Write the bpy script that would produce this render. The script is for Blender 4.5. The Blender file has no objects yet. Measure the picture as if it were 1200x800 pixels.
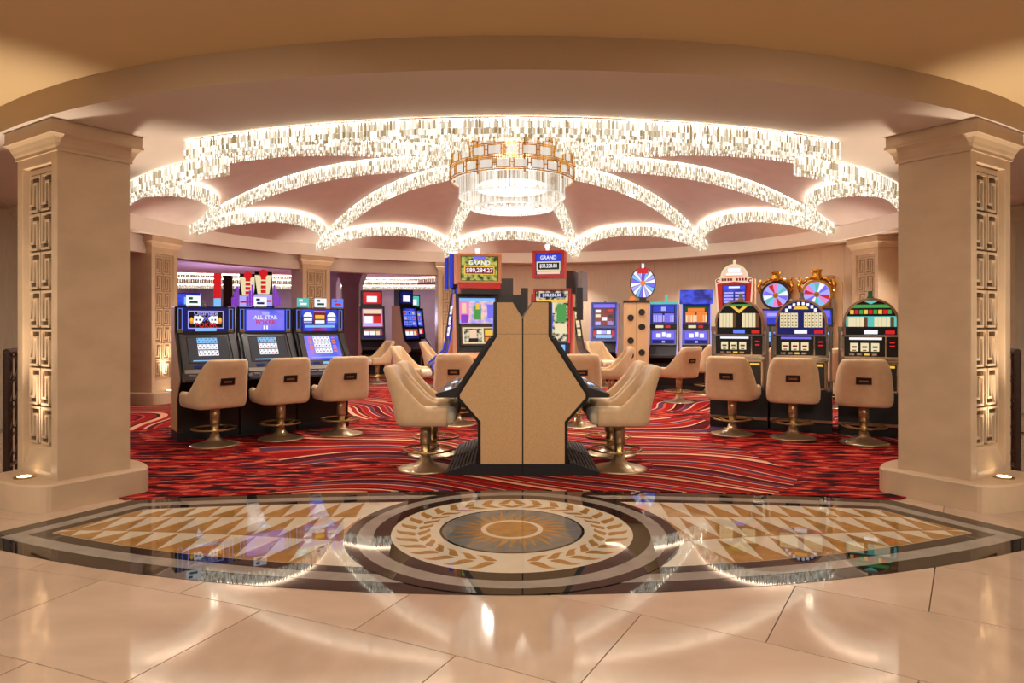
import bpy, math, random
from math import sin, cos, pi, radians as rad, sqrt, atan2
from mathutils import Vector, Matrix

random.seed(7)
SC = bpy.context.scene
COL = SC.collection

# ------------------------------------------------------------------ camera
cam_d = bpy.data.cameras.new('camera')
cam_d.lens = 24.0
cam_d.sensor_width = 36.0
cam_d.shift_y = -21.0 / 1200.0
cam_d.clip_start = 0.05
cam_d.clip_end = 200
cam = bpy.data.objects.new('camera', cam_d)
cam.location = (0, 0, 1.5)
cam.rotation_euler = (pi / 2, 0, 0)
COL.objects.link(cam)
SC.camera = cam

# ------------------------------------------------------------------ world, exposure
w = bpy.data.worlds.new('world')
SC.world = w
w.use_nodes = True
w.node_tree.nodes['Background'].inputs[0].default_value = (1.0, 0.82, 0.62, 1)
w.node_tree.nodes['Background'].inputs[1].default_value = 0.10
SC.view_settings.view_transform = 'Standard'
SC.view_settings.look = 'None'
SC.view_settings.gamma = 1.0
SC.view_settings.use_curve_mapping = False
SC.view_settings.exposure = 0.36

CX, CY = 0.0, 11.8          # centre of the rotunda
ZS = 3.14                   # ring soffit
ZL = 3.36                   # lobby ceiling
PHI = rad(28.2)             # half angle of the entrance


def lamp(kind, name, loc, energy, color=(1, .85, .68), size=.1, aim=None, spot=None, blend=.6, parent=None, sy=None):
    d = bpy.data.lights.new(name, kind)
    d.energy = energy
    d.color = color
    if kind == 'AREA':
        d.size = size
        if sy:
            d.shape = 'RECTANGLE'
            d.size_y = sy
    else:
        d.shadow_soft_size = size
    if kind == 'SPOT':
        d.spot_size = spot or rad(90)
        d.spot_blend = blend
    o = bpy.data.objects.new(name, d)
    COL.objects.link(o)
    o.location = loc
    if aim is not None:
        o.rotation_euler = Vector(aim).to_track_quat('-Z', 'Y').to_euler()
    if parent:
        o.parent = parent
    return o


# added warm fill spots without fixtures at the lobby ceiling around and behind the camera
for lx, ly, le in ((-2.2, 1.6, 215), (2.2, 1.6, 215), (-5.5, 2.6, 240), (5.5, 2.6, 240), (0, -1.5, 380), (-4.5, -1.5, 350), (4.5, -1.5, 350)):
    lamp('SPOT', 'lobby_fill', (lx, ly, ZL - .03), le, (1, .91, .80), .09, (0, .75, -1), rad(118), .7)
# fill spots added under the ring soffit to brighten the rear wall
for a in (15, 40, 65, 90):
    lamp('SPOT', 'soffit_fill', (CX + 6.7 * sin(rad(a)), CY + 6.7 * cos(rad(a)), ZS - .03), 180, (1, .94, .86), .06,
         (-.25 * sin(rad(a)), -.25 * cos(rad(a)), -1), rad(120), .9)
for k in range(8):
    a = rad(45 * k)
    lamp('SPOT', 'vault_fill', (CX + 3.6 * sin(a), CY + 3.6 * cos(a), 4.3), 330, (1, .95, .89), .08, (0, 0, -1), rad(130), .9)  # unseen spots added below the vault to brighten the rotunda
for gx, gy, ge, gc in ((-9, 22, 130, (.8, .66, 1)), (-4.6, 25, 110, (.9, .76, .95)), (-12, 18, 120, (.8, .66, 1)), (-1.5, 25, 60, (.9, .8, .85))):
    lamp('POINT', 'hall_fill_point', (gx, gy - 1.0, 1.7), ge * .9, gc, .3)  # floating fill added to lift the hall walls and ceiling
    lamp('SPOT', 'hall_fill_spot', (gx, gy, 3.22), ge * 4, gc, .2, (0, 0, -1), rad(150), .7)  # added fill from above, no fixture modelled in the hall


# ------------------------------------------------------------------ materials
def lin(c):
    def f(v):
        v /= 255.0
        return v / 12.92 if v <= .04045 else ((v + .055) / 1.055) ** 2.4
    return tuple(f(v) for v in c) + (1,)


def mat(name, col, rough=.5, metal=0.0, noise=0.0, nscale=8.0, bump=0.0, spec=.5, coat=0.0, col2=None, stretch=(1, 1, 1), sheen=0.0):
    m = bpy.data.materials.new(name)
    m.use_nodes = True
    nt = m.node_tree
    b = nt.nodes['Principled BSDF']
    b.inputs['Roughness'].default_value = rough
    b.inputs['Metallic'].default_value = metal
    b.inputs['Specular IOR Level'].default_value = spec
    b.inputs['Coat Weight'].default_value = coat
    b.inputs['Coat Roughness'].default_value = .05
    if sheen:
        b.inputs['Sheen Weight'].default_value = sheen
    c = lin(col)
    b.inputs['Base Color'].default_value = c
    if noise or bump:
        tc = nt.nodes.new('ShaderNodeTexCoord')
        mp = nt.nodes.new('ShaderNodeMapping')
        mp.inputs['Scale'].default_value = stretch
        n = nt.nodes.new('ShaderNodeTexNoise')
        n.inputs['Scale'].default_value = nscale
        n.inputs['Detail'].default_value = 5
        nt.links.new(tc.outputs['Object'], mp.inputs[0])
        nt.links.new(mp.outputs[0], n.inputs['Vector'])
        if noise:
            r = nt.nodes.new('ShaderNodeValToRGB')
            k = lin(col2) if col2 else tuple(x * (1 - noise) for x in c[:3]) + (1,)
            r.color_ramp.elements[0].position = .3
            r.color_ramp.elements[0].color = k
            r.color_ramp.elements[1].position = .7
            r.color_ramp.elements[1].color = c
            nt.links.new(n.outputs['Fac'], r.inputs[0])
            nt.links.new(r.outputs[0], b.inputs['Base Color'])
        if bump:
            bp = nt.nodes.new('ShaderNodeBump')
            bp.inputs['Strength'].default_value = bump
            bp.inputs['Distance'].default_value = .01
            nt.links.new(n.outputs['Fac'], bp.inputs['Height'])
            nt.links.new(bp.outputs[0], b.inputs['Normal'])
    return m


def emis(name, col, strength=1.0, col2=None, nscale=6.0, axis=None, sample=False):
    """self-lit screen or lamp; col2 gives a procedural mottled second colour"""
    m = bpy.data.materials.new(name)
    m.use_nodes = True
    nt = m.node_tree
    b = nt.nodes['Principled BSDF']
    b.inputs['Base Color'].default_value = (.02, .02, .02, 1)
    b.inputs['Roughness'].default_value = .2
    b.inputs['Specular IOR Level'].default_value = .12
    b.inputs['Emission Color'].default_value = lin(col)
    b.inputs['Emission Strength'].default_value = strength
    if col2:
        tc = nt.nodes.new('ShaderNodeTexCoord')
        n = nt.nodes.new('ShaderNodeTexNoise')
        n.inputs['Scale'].default_value = nscale
        n.inputs['Detail'].default_value = 2
        r = nt.nodes.new('ShaderNodeValToRGB')
        r.color_ramp.elements[0].position = .38
        r.color_ramp.elements[0].color = lin(col2)
        r.color_ramp.elements[1].position = .6
        r.color_ramp.elements[1].color = lin(col)
        nt.links.new(tc.outputs['Object'], n.inputs['Vector'])
        nt.links.new(n.outputs['Fac'], r.inputs[0])
        nt.links.new(r.outputs[0], b.inputs['Emission Color'])
    if not sample:
        m.cycles.emission_sampling = 'NONE'
    return m


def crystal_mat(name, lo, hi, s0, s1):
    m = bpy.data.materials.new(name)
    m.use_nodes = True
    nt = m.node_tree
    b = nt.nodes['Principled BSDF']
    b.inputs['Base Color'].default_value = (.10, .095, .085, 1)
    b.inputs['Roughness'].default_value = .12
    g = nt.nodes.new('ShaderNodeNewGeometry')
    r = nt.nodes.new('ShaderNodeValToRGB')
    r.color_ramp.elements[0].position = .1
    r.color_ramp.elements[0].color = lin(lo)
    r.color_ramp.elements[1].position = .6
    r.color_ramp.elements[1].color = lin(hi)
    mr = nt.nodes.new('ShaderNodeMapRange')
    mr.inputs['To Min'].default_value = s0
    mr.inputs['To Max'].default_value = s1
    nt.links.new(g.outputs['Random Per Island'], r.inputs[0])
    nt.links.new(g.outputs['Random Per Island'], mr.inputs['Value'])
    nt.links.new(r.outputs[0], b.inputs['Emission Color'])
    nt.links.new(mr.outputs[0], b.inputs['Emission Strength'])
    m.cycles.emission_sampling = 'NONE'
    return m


def glassy(m, f):
    nt = m.node_tree
    b = nt.nodes['Principled BSDF']
    out = nt.nodes['Material Output']
    tr = nt.nodes.new('ShaderNodeBsdfTransparent')
    mx = nt.nodes.new('ShaderNodeMixShader')
    mx.inputs[0].default_value = f
    nt.links.new(b.outputs[0], mx.inputs[1])
    nt.links.new(tr.outputs[0], mx.inputs[2])
    nt.links.new(mx.outputs[0], out.inputs[0])


def carpet_mat():
    m = bpy.data.materials.new('carpet')
    m.use_nodes = True
    nt = m.node_tree
    N, L = nt.nodes, nt.links
    b = N['Principled BSDF']
    b.inputs['Roughness'].default_value = .95
    b.inputs['Specular IOR Level'].default_value = .1
    tc = N.new('ShaderNodeTexCoord')

    def noise(scale, detail, vec):
        n = N.new('ShaderNodeTexNoise')
        n.inputs['Scale'].default_value = scale
        n.inputs['Detail'].default_value = detail
        L.new(vec, n.inputs['Vector'])
        return n

    def mathn(op, a, bv):
        n = N.new('ShaderNodeMath')
        n.operation = op
        for i, v in enumerate((a, bv)):
            if isinstance(v, (int, float)):
                n.inputs[i].default_value = v
            else:
                L.new(v, n.inputs[i])
        return n.outputs[0]

    def ramp(fac, stops, interp='LINEAR'):
        r = N.new('ShaderNodeValToRGB')
        cr = r.color_ramp
        cr.interpolation = interp
        while len(cr.elements) < len(stops):
            cr.elements.new(.5)
        for e, (p, c) in zip(cr.elements, stops):
            e.position = p
            e.color = lin(c)
        L.new(fac, r.inputs[0])
        return r.outputs[0]
    # slow flow field that bends the stripes into swooshes
    f1 = noise(.36, 0.0, tc.outputs['Object'])
    f2 = noise(.14, 0.0, tc.outputs['Object'])
    sep = N.new('ShaderNodeSeparateXYZ')
    L.new(tc.outputs['Object'], sep.inputs[0])
    base = mathn('ADD', mathn('MULTIPLY', sep.outputs['Y'], .55), mathn('MULTIPLY', sep.outputs['X'], .10))
    t = mathn('ADD', base, mathn('ADD', mathn('MULTIPLY', f1.outputs['Fac'], 1.5), mathn('MULTIPLY', f2.outputs['Fac'], 5.5)))
    fr = mathn('FRACT', mathn('MULTIPLY', t, 1.3), 0)
    R, D, O, Cc, P, K = (140, 18, 16), (78, 8, 12), (182, 66, 44), (214, 156, 124), (80, 46, 68), (34, 9, 14)
    stripes = ramp(fr, [(0, R), (.07, Cc), (.095, D), (.15, O), (.17, R), (.25, R), (.27, Cc), (.29, P), (.36, O), (.375, D),
                        (.45, K), (.47, Cc), (.49, R), (.58, O), (.61, P), (.67, Cc), (.685, R), (.76, D), (.79, O), (.81, R), (.9, K), (.93, Cc)], 'CONSTANT')
    # a second, finer set of broken dashes
    fr2 = mathn('FRACT', mathn('MULTIPLY', t, 9.0), 0)
    wv = N.new('ShaderNodeMapping')
    wv.inputs['Scale'].default_value = (1.3, 5.0, 1)
    wv.inputs['Rotation'].default_value = (0, 0, .35)
    L.new(tc.outputs['Object'], wv.inputs[0])
    dn = noise(2.4, 2.0, wv.outputs[0])
    dash = mathn('MULTIPLY', mathn('GREATER_THAN', fr2, .66), mathn('GREATER_THAN', dn.outputs['Fac'], .53))
    fine = ramp(dn.outputs['Fac'], [(0, K), (.43, D), (.48, R), (.58, (164, 36, 28)), (.66, O)], 'CONSTANT')
    zone = noise(.38, 1.0, tc.outputs['Object'])
    z = mathn('GREATER_THAN', zone.outputs['Fac'], .53)
    mx = N.new('ShaderNodeMix')
    mx.data_type = 'RGBA'
    L.new(z, mx.inputs['Factor'])
    L.new(stripes, mx.inputs[6])
    L.new(fine, mx.inputs[7])
    mx2 = N.new('ShaderNodeMix')
    mx2.data_type = 'RGBA'
    L.new(mathn('MULTIPLY', dash, z), mx2.inputs['Factor'])
    L.new(mx.outputs[2], mx2.inputs[6])
    mx2.inputs[7].default_value = lin((190, 88, 64))
    pile = noise(160, 1.0, tc.outputs['Object'])
    bp = N.new('ShaderNodeBump')
    bp.inputs['Strength'].default_value = .4
    bp.inputs['Distance'].default_value = .006
    L.new(pile.outputs['Fac'], bp.inputs['Height'])
    L.new(bp.outputs[0], b.inputs['Normal'])
    L.new(mx2.outputs[2], b.inputs['Base Color'])
    return m


M = {}
M['marble'] = mat('marble', (200, 172, 146), .065, noise=.14, nscale=2.2, spec=1.0, stretch=(1, 2.2, 1))
M['marble2'] = mat('marble_b', (192, 164, 138), .065, noise=.16, nscale=2.8, spec=1.0, stretch=(2, 1, 1))
M['grout'] = mat('grout', (120, 96, 76), .6)
M['stone'] = mat('stone', (206, 176, 142), .42, noise=.16, nscale=2.6, bump=.03, stretch=(1, 1, 1.6))
M['paint'] = mat('cream_paint', (246, 234, 218), .6, noise=.04, nscale=3)
M['soffit'] = mat('soffit_paint', (212, 195, 180), .65, noise=.05, nscale=1.2)
M['fascia'] = mat('fascia_paint', (200, 172, 138), .65, noise=.05, nscale=1.2)
M['vault'] = mat('vault_plaster', (226, 210, 201), .75, noise=.10, nscale=3.0, bump=.05, stretch=(1, 1, 1))
M['lobbyceil'] = mat('lobby_ceiling_paint', (214, 184, 138), .7, noise=.05, nscale=1.0)
M['wallpaper'] = mat('wall_veneer', (224, 202, 174), .55, noise=.10, nscale=7, stretch=(6, 6, .5))
M['fretback'] = mat('fret_bronze', (104, 82, 58), .45, .3, noise=.3, nscale=30)
M['fretlit'] = mat('fret_lit_bronze', (168, 140, 104), .5, .2, noise=.2, nscale=30)  # lit copy of the fret backing: uplight brightness put into the colour
M['black_stone'] = mat('black_granite', (38, 34, 30), .022, noise=.5, nscale=14, spec=.75)
M['grey_stone'] = mat('grey_marble', (150, 142, 130), .022, noise=.22, nscale=6, spec=.75)
M['cream_stone'] = mat('cream_marble', (206, 192, 168), .022, noise=.10, nscale=5, spec=.75)
M['gold_stone'] = mat('gold_marble', (170, 124, 64), .022, noise=.3, nscale=9, spec=.75)
M['slate_stone'] = mat('slate_marble', (118, 116, 110), .022, noise=.3, nscale=8, spec=.75)
M['carpet'] = carpet_mat()
M['gold'] = mat('gold_metal', (222, 164, 66), .22, 1.0, noise=.12, nscale=10)
M['brass'] = mat('brass', (188, 158, 104), .3, .9, noise=.12, nscale=8)
M['brasslight'] = mat('satin_nickel', (204, 182, 144), .32, .85, noise=.08, nscale=8)
M['chrome'] = mat('chrome', (214, 204, 190), .18, .95, noise=.06, nscale=5)
M['black'] = mat('black_plastic', (20, 18, 18), .28, noise=.25, nscale=12)
M['blackmat'] = mat('black_laminate', (16, 14, 14), .5, noise=.25, nscale=12)
M['dark'] = mat('dark_trim', (40, 34, 32), .35, noise=.2, nscale=10)
M['rubber'] = mat('ribbed_rubber', (78, 76, 72), .6, noise=.2, nscale=30)
M['bronze'] = mat('bronze_shell', (170, 128, 96), .3, .6, noise=.12, nscale=6)
M['tan'] = mat('tan_laminate', (206, 164, 112), .5, noise=.16, nscale=70, bump=.04)
M['tan2'] = mat('tan_wood', (212, 170, 122), .4, noise=.14, nscale=5, stretch=(1, 1, .2))
M['orangewood'] = mat('orange_laminate', (224, 156, 110), .4, noise=.08, nscale=5)
M['seat'] = mat('beige_suede', (212, 178, 136), .85, noise=.10, nscale=14, bump=.06, spec=.2, sheen=.25)
M['cushion'] = mat('cream_suede', (222, 204, 172), .85, noise=.08, nscale=10, bump=.05, spec=.2, sheen=.25)
M['red'] = mat('red_lacquer', (206, 40, 34), .3, noise=.08, nscale=6)
M['railing'] = mat('dark_bronze_metal', (70, 50, 38), .35, .6, noise=.3, nscale=20)
M['purplecol'] = mat('mauve_stone', (178, 150, 156), .5, noise=.12, nscale=4)
M['purpleceil'] = mat('mauve_paint', (186, 166, 180), .7, noise=.08, nscale=2)
M['darkwall'] = mat('dusky_wall', (168, 156, 188), .7, noise=.15, nscale=2)
M['bluewall'] = mat('blue_trim', (40, 60, 170), .3, noise=.1, nscale=4)
M['greyplastic'] = mat('grey_plastic', (128, 118, 106), .35, .3, noise=.1, nscale=6)
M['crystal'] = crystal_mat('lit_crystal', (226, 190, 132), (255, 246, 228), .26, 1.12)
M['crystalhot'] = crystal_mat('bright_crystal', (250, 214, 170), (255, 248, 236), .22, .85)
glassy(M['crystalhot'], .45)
M['led'] = emis('led_strip', (255, 230, 202), 10.0, sample=True)
M['lens'] = emis('lamp_lens', (255, 226, 180), 12.0)
# screens
E = {}
for k, c, s in (('blue', (40, 60, 200), 1), ('navy', (16, 22, 90), 1), ('violet', (120, 108, 236), 1), ('lilac', (176, 168, 246), 1), ('white', (240, 240, 248), 1.05),
                ('cream', (244, 226, 180), .9), ('red', (206, 30, 34), 1), ('dred', (120, 10, 18), 1), ('gold', (240, 190, 70), 1), ('green', (70, 150, 70), 1),
                ('dgreen', (24, 70, 36), 1), ('teal', (90, 190, 180), 1), ('pink', (236, 130, 190), 1), ('black', (8, 8, 12), .5), ('grey', (70, 66, 70), .7),
                ('sky', (130, 190, 240), 1), ('orange', (238, 130, 50), 1), ('purple', (130, 60, 190), 1), ('periw', (104, 130, 240), 1), ('skin', (240, 200, 170), 1), ('brown', (110, 70, 40), .8)):
    E[k] = emis('lit_' + k, c, s * .82)
E['bluemix'] = emis('lit_blue_mottled', (60, 80, 225), .82, (24, 30, 120), 5)
E['violetmix'] = emis('lit_violet_mottled', (150, 130, 245), .82, (60, 90, 230), 2.2)
E['greenmix'] = emis('lit_jungle', (196, 190, 90), .75, (38, 70, 30), 14)
E['artmix'] = emis('lit_art', (226, 214, 180), .75, (26, 24, 30), 16)
E['sunmix'] = emis('lit_fantasy', (250, 200, 180), .82, (150, 150, 240), 9)


# ------------------------------------------------------------------ mesh builder
class Face:
    """a tilted plane on the front of a machine: u right, v up the slope, n towards the player"""
    def __init__(s, c, tilt=0.0, yaw=0.0):
        s.c = Vector(c)
        s.ex = Vector((cos(yaw), sin(yaw), 0))
        ny = Vector((sin(yaw), -cos(yaw), 0))
        s.ev = -ny * sin(tilt) + Vector((0, 0, cos(tilt)))
        s.en = ny * cos(tilt) + Vector((0, 0, sin(tilt)))

    def pt(s, u, v, n=0.0):
        return tuple(s.c + s.ex * u + s.ev * v + s.en * n)


class MB:
    def __init__(s):
        s.v, s.f, s.m = [], [], []

    def add(s, vs, fs, m=0):
        o = len(s.v)
        s.v += [tuple(p) for p in vs]
        for f in fs:
            s.f.append([i + o for i in f])
            s.m.append(m)
        return s

    def hexa(s, p, m=0):
        return s.add(p, [(0, 3, 2, 1), (4, 5, 6, 7), (0, 1, 5, 4), (1, 2, 6, 5), (2, 3, 7, 6), (3, 0, 4, 7)], m)

    def box(s, x0, x1, y0, y1, z0, z1, m=0):
        return s.hexa([(x0, y0, z0), (x1, y0, z0), (x1, y1, z0), (x0, y1, z0), (x0, y0, z1), (x1, y0, z1), (x1, y1, z1), (x0, y1, z1)], m)

    def prism(s, poly, fn, a, b, m=0):
        n = len(poly)
        vs = [fn(p, a) for p in poly] + [fn(p, b) for p in poly]
        fs = [tuple(range(n - 1, -1, -1)), tuple(range(n, 2 * n))]
        fs += [(i, (i + 1) % n, n + (i + 1) % n, n + i) for i in range(n)]
        return s.add(vs, fs, m)

    def px(s, poly, a, b, m=0):            # (y,z) outline pushed along x
        return s.prism(poly, lambda p, t: (t, p[0], p[1]), a, b, m)

    def py(s, poly, a, b, m=0):            # (x,z) outline pushed along y
        return s.prism(poly, lambda p, t: (p[0], t, p[1]), a, b, m)

    def pz(s, poly, a, b, m=0):            # (x,y) outline pushed along z
        return s.prism(poly, lambda p, t: (p[0], p[1], t), a, b, m)

    def on(s, F, poly, n0, n1, m=0):       # outline on a Face
        return s.prism(poly, lambda p, t: F.pt(p[0], p[1], t), n0, n1, m)

    def rect(s, F, u0, u1, v0, v1, n0=0.0, n1=.004, m=0):
        return s.on(F, [(u0, v0), (u1, v0), (u1, v1), (u0, v1)], n0, n1, m)

    def disc(s, F, u, v, r, n0, n1, m=0, seg=20, a0=0, a1=2 * pi, rx=None):
        full = abs(a1 - a0 - 2 * pi) < 1e-6
        k = seg if full else seg + 1
        pts = [(u + (rx or r) * cos(a0 + (a1 - a0) * i / seg), v + r * sin(a0 + (a1 - a0) * i / seg)) for i in range(k)]
        if not full and a1 - a0 < pi - .01:
            pts.append((u, v))
        return s.on(F, pts, n0, n1, m)

    def ring(s, F, u, v, r0, r1, n0, n1, m=0, seg=28, a0=0, a1=2 * pi):
        for i in range(seg):
            p, q = a0 + (a1 - a0) * i / seg, a0 + (a1 - a0) * (i + 1) / seg
            s.on(F, [(u + r0 * cos(p), v + r0 * sin(p)), (u + r1 * cos(p), v + r1 * sin(p)), (u + r1 * cos(q), v + r1 * sin(q)), (u + r0 * cos(q), v + r0 * sin(q))], n0, n1, m)
        return s

    def text(s, F, key, u, v, size, n, m=0, sx=1.0):
        vs, fs = TXT[key]
        return s.add([F.pt(u + x * size * sx, v + y * size, n) for x, y in vs], fs, m)

    def lathe(s, prof, seg=24, c=(0, 0, 0), m=0, a0=0, a1=2 * pi):
        o = []
        full = abs(a1 - a0 - 2 * pi) < 1e-6
        k = seg if full else seg + 1
        for r, z in prof:
            for i in range(k):
                a = a0 + (a1 - a0) * i / seg
                o.append((c[0] + r * cos(a), c[1] + r * sin(a), c[2] + z))
        fs = []
        for j in range(len(prof) - 1):
            for i in range(seg):
                i2 = (i + 1) % k
                fs.append((j * k + i, j * k + i2, (j + 1) * k + i2, (j + 1) * k + i))
        return s.add(o, fs, m)

    def tube(s, path, r, seg=8, closed=False, m=0):
        P = [Vector(p) for p in path]
        n = len(P)
        vs, fs = [], []
        for i, p in enumerate(P):
            t = (P[(i + 1) % n] - P[i - 1]) if closed else (P[min(i + 1, n - 1)] - P[max(i - 1, 0)])
            t.normalize()
            up = Vector((0, 0, 1)) if abs(t.z) < .95 else Vector((1, 0, 0))
            a = t.cross(up).normalized()
            b = t.cross(a)
            rr = r[i] if isinstance(r, (list, tuple)) else r
            for k in range(seg):
                q = 2 * pi * k / seg
                vs.append(p + a * (rr * cos(q)) + b * (rr * sin(q)))
        rng = n if closed else n - 1
        for i in range(rng):
            j = (i + 1) % n
            for k in range(seg):
                k2 = (k + 1) % seg
                fs.append((i * seg + k, i * seg + k2, j * seg + k2, j * seg + k))
        if not closed:
            fs.append(tuple(range(seg - 1, -1, -1)))
            fs.append(tuple(range((n - 1) * seg, n * seg)))
        return s.add(vs, fs, m)

    def loft(s, loops, m=0, cap0=True, cap1=True):
        n = len(loops[0])
        vs = [p for l in loops for p in l]
        fs = []
        for j in range(len(loops) - 1):
            for i in range(n):
                i2 = (i + 1) % n
                fs.append((j * n + i, j * n + i2, (j + 1) * n + i2, (j + 1) * n + i))
        if cap0:
            fs.append(tuple(range(n - 1, -1, -1)))
        if cap1:
            fs.append(tuple(range((len(loops) - 1) * n, len(loops) * n)))
        return s.add(vs, fs, m)

    def build(s, name, mats, parent=None, smooth=False, bevel=0.0):
        me = bpy.data.meshes.new(name)
        me.from_pydata(s.v, [], s.f)
        if not isinstance(mats, (list, tuple)):
            mats = [mats]
        for x in mats:
            me.materials.append(x)
        if len(mats) > 1:
            me.polygons.foreach_set('material_index', s.m)
        if smooth:
            me.polygons.foreach_set('use_smooth', [True] * len(me.polygons))
        me.update()
        o = bpy.data.objects.new(name, me)
        COL.objects.link(o)
        if smooth == 'auto':
            pass
        if bevel:
            b = o.modifiers.new('bevel', 'BEVEL')
            b.width = bevel
            b.segments = 2
            b.limit_method = 'ANGLE'
        if parent:
            o.parent = parent
        return o


def rr(w, d, r, z, n=5, cx=0, cy=0):
    """rounded rectangle loop"""
    pts = []
    for sx, sy, a in ((1, 1, 0), (-1, 1, pi / 2), (-1, -1, pi), (1, -1, 3 * pi / 2)):
        for i in range(n):
            q = a + pi / 2 * i / (n - 1)
            pts.append((cx + sx * (w - r) + r * cos(q), cy + sy * (d - r) + r * sin(q), z))
    return pts


def tag(o, label, cat, group=None, kind=None):
    if label:
        o['label'] = label
    if cat:
        o['category'] = cat
    if group:
        o['group'] = group
    if kind:
        o['kind'] = kind
    return o


def thing(name, label, cat, loc=(0, 0, 0), rz=0.0, group=None):
    o = bpy.data.objects.new(name, None)
    o.empty_display_size = .1
    COL.objects.link(o)
    o.location = loc
    o.rotation_euler = (0, 0, rz)
    return tag(o, label, cat, group)


def struct(o, label=None):
    o['kind'] = 'structure'
    if label:
        o['label'] = label
    return o


def copy_tree(o, parent=None):
    c = o.copy()
    COL.objects.link(c)
    c.parent = parent
    for ch in list(o.children):
        copy_tree(ch, c)
    return c


def pol(a, r, z=0.0):
    """a measured from the back of the rotunda, + to the right"""
    return (CX + r * sin(a), CY + r * cos(a), z)


# lettering outlines, made while the scene is still empty
TXT = {}


def make_text(key, size=1.0):
    cu = bpy.data.curves.new('t', 'FONT')
    cu.body = key
    cu.align_x = 'CENTER'
    cu.align_y = 'CENTER'
    cu.size = size
    cu.resolution_u = 2
    cu.offset = .015
    o = bpy.data.objects.new('t', cu)
    me = bpy.data.meshes.new_from_object(o)
    TXT[key] = ([(v.co.x, v.co.y) for v in me.vertices], [tuple(p.vertices) for p in me.polygons])
    bpy.data.objects.remove(o)
    bpy.data.curves.remove(cu)
    bpy.data.meshes.remove(me)


for t in ('Ultimate', 'X', 'POKER', 'ALL STAR', 'II', 'GRAND', '$80,284.27', '$33,228.88', '$30,226.88', '7', 'BAR'):
    make_text(t)

# ================================================================== SETTING
# ---- lobby floor: base slab + curved courses of marble tiles
floor = struct(MB().box(-16, 16, -8, 34, -.16, -.012).build('floor', M['grout']))
TC = (-7.2, -10.4)


def ybk(x):                       # back edge of the inlay / front edge of the carpet
    return 6.12 - x * x / 34.4


def in_carpet(x, y):
    r = sqrt(x * x + (y - CY) ** 2)
    return (y > ybk(x) + .4 and abs(x) < 3.0) or (r < 6.3 and y > 6.6) or y > 12.6


tmats = (M['marble'], M['marble2'])
for k in range(-18, 14):
    r0, r1 = 15.17 + .82 * k + .003, 15.17 + .82 * (k + 1) - .003
    da = 4.41
    off = 62.75 + (0 if k % 2 else 2.19)
    # keep tile length near the same on every course
    for j in range(-16, 26):
        a0, a1 = off + da * j, off + da * (j + 1)
        am, rm = rad((a0 + a1) / 2), (r0 + r1) / 2
        x, y = TC[0] + rm * cos(am), TC[1] + rm * sin(am)
        if not (-8.5 < x < 8.5 and -3.2 < y < 9.4) or in_carpet(x, y):
            continue
        g = .003 / rm
        pts = []
        for i in range(5):
            a = rad(a0) + g + (rad(a1 - a0) - 2 * g) * i / 4
            pts.append((TC[0] + r0 * cos(a), TC[1] + r0 * sin(a)))
        for i in range(5):
            a = rad(a1) - g - (rad(a1 - a0) - 2 * g) * i / 4
            pts.append((TC[0] + r1 * cos(a), TC[1] + r1 * sin(a)))
        pts = pts[::-1] if False else pts
        MB().pz([(p[0], p[1]) for p in pts[::-1]], -.012, 0).build('floor_tile', tmats[(k * 3 + j) % 2], floor)

# ---- carpet of the gaming hall
cp = [(3.3 - 6.6 * i / 24, ybk(3.3 - 6.6 * i / 24)) for i in range(25)]
for i in range(1, 13):
    a = -rad(152 - i * 5.2)
    cp.append(pol(a, 6.8)[:2])
cp += [(-15.5, 12.6), (-15.5, 33.5), (12, 33.5), (12, 12.6)]
for i in range(12, 0, -1):
    a = rad(152 - i * 5.2)
    cp.append(pol(a, 6.8)[:2])
struct(MB().pz(cp[::-1], -.01, .008).build('floor_carpet', M['carpet']))

# ---- stone inlay at the entrance
inlay = thing('floor_inlay', 'polished stone inlay with sunburst medallion set in the entrance floor', 'floor inlay')
inlay['kind'] = 'structure'
RF = 8.03


def lens_poly(wd, zb=None):
    n = Vector((cos(PHI), -sin(PHI)))
    d = Vector((-sin(PHI), -cos(PHI)))
    C = Vector((CX, CY))

    def onside(t):
        return C + d * t + n * wd
    t_f = sqrt((RF - wd) ** 2 - wd ** 2)
    pf = onside(t_f)
    t = t_f
    while True:
        p = onside(t)
        if p.y >= ybk(p.x) - wd or t < 4:
            break
        t -= .005
    pb = p
    af = atan2(pf.x - C.x, -(pf.y - C.y))
    pts = []
    for i in range(41):
        a = af - 2 * af * i / 40
        pts.append((C.x + (RF - wd) * sin(a), C.y - (RF - wd) * cos(a)))
    for i in range(31):
        x = -pb.x + 2 * pb.x * i / 30
        pts.append((x, ybk(x) - wd))
    return pts


MB().pz(lens_poly(0), -.01, .002).build('black_border', M['black_stone'], inlay)
MB().pz(lens_poly(.15), 0, .003).build('grey_border', M['grey_stone'], inlay)
MB().pz(lens_poly(.27), 0, .004).build('black_inner_border', M['black_stone'], inlay)
MB().pz(lens_poly(.37), 0, .005).build('cream_field', M['cream_stone'], inlay)
MC = (0.0, 4.95)


def circ(r, z0, z1, name, m, seg=72):
    return MB().pz([(MC[0] + r * cos(2 * pi * i / seg), MC[1] + r * sin(2 * pi * i / seg)) for i in range(seg)], z0, z1).build(name, m, inlay)


# triangles
def xside(y):
    return math.tan(PHI) * (CY - y) - .37 / cos(PHI)


def yf(x):
    return CY - sqrt((RF - .37) ** 2 - x * x)


def yrow(i, x):
    if i == 0:
        return ybk(x) - .37
    if i == 1:
        return 5.27
    if i == 2:
        return 4.94 - .24 * (max(0, 3.26 - x) / 2.08) ** 1.6
    return yf(x)


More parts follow.
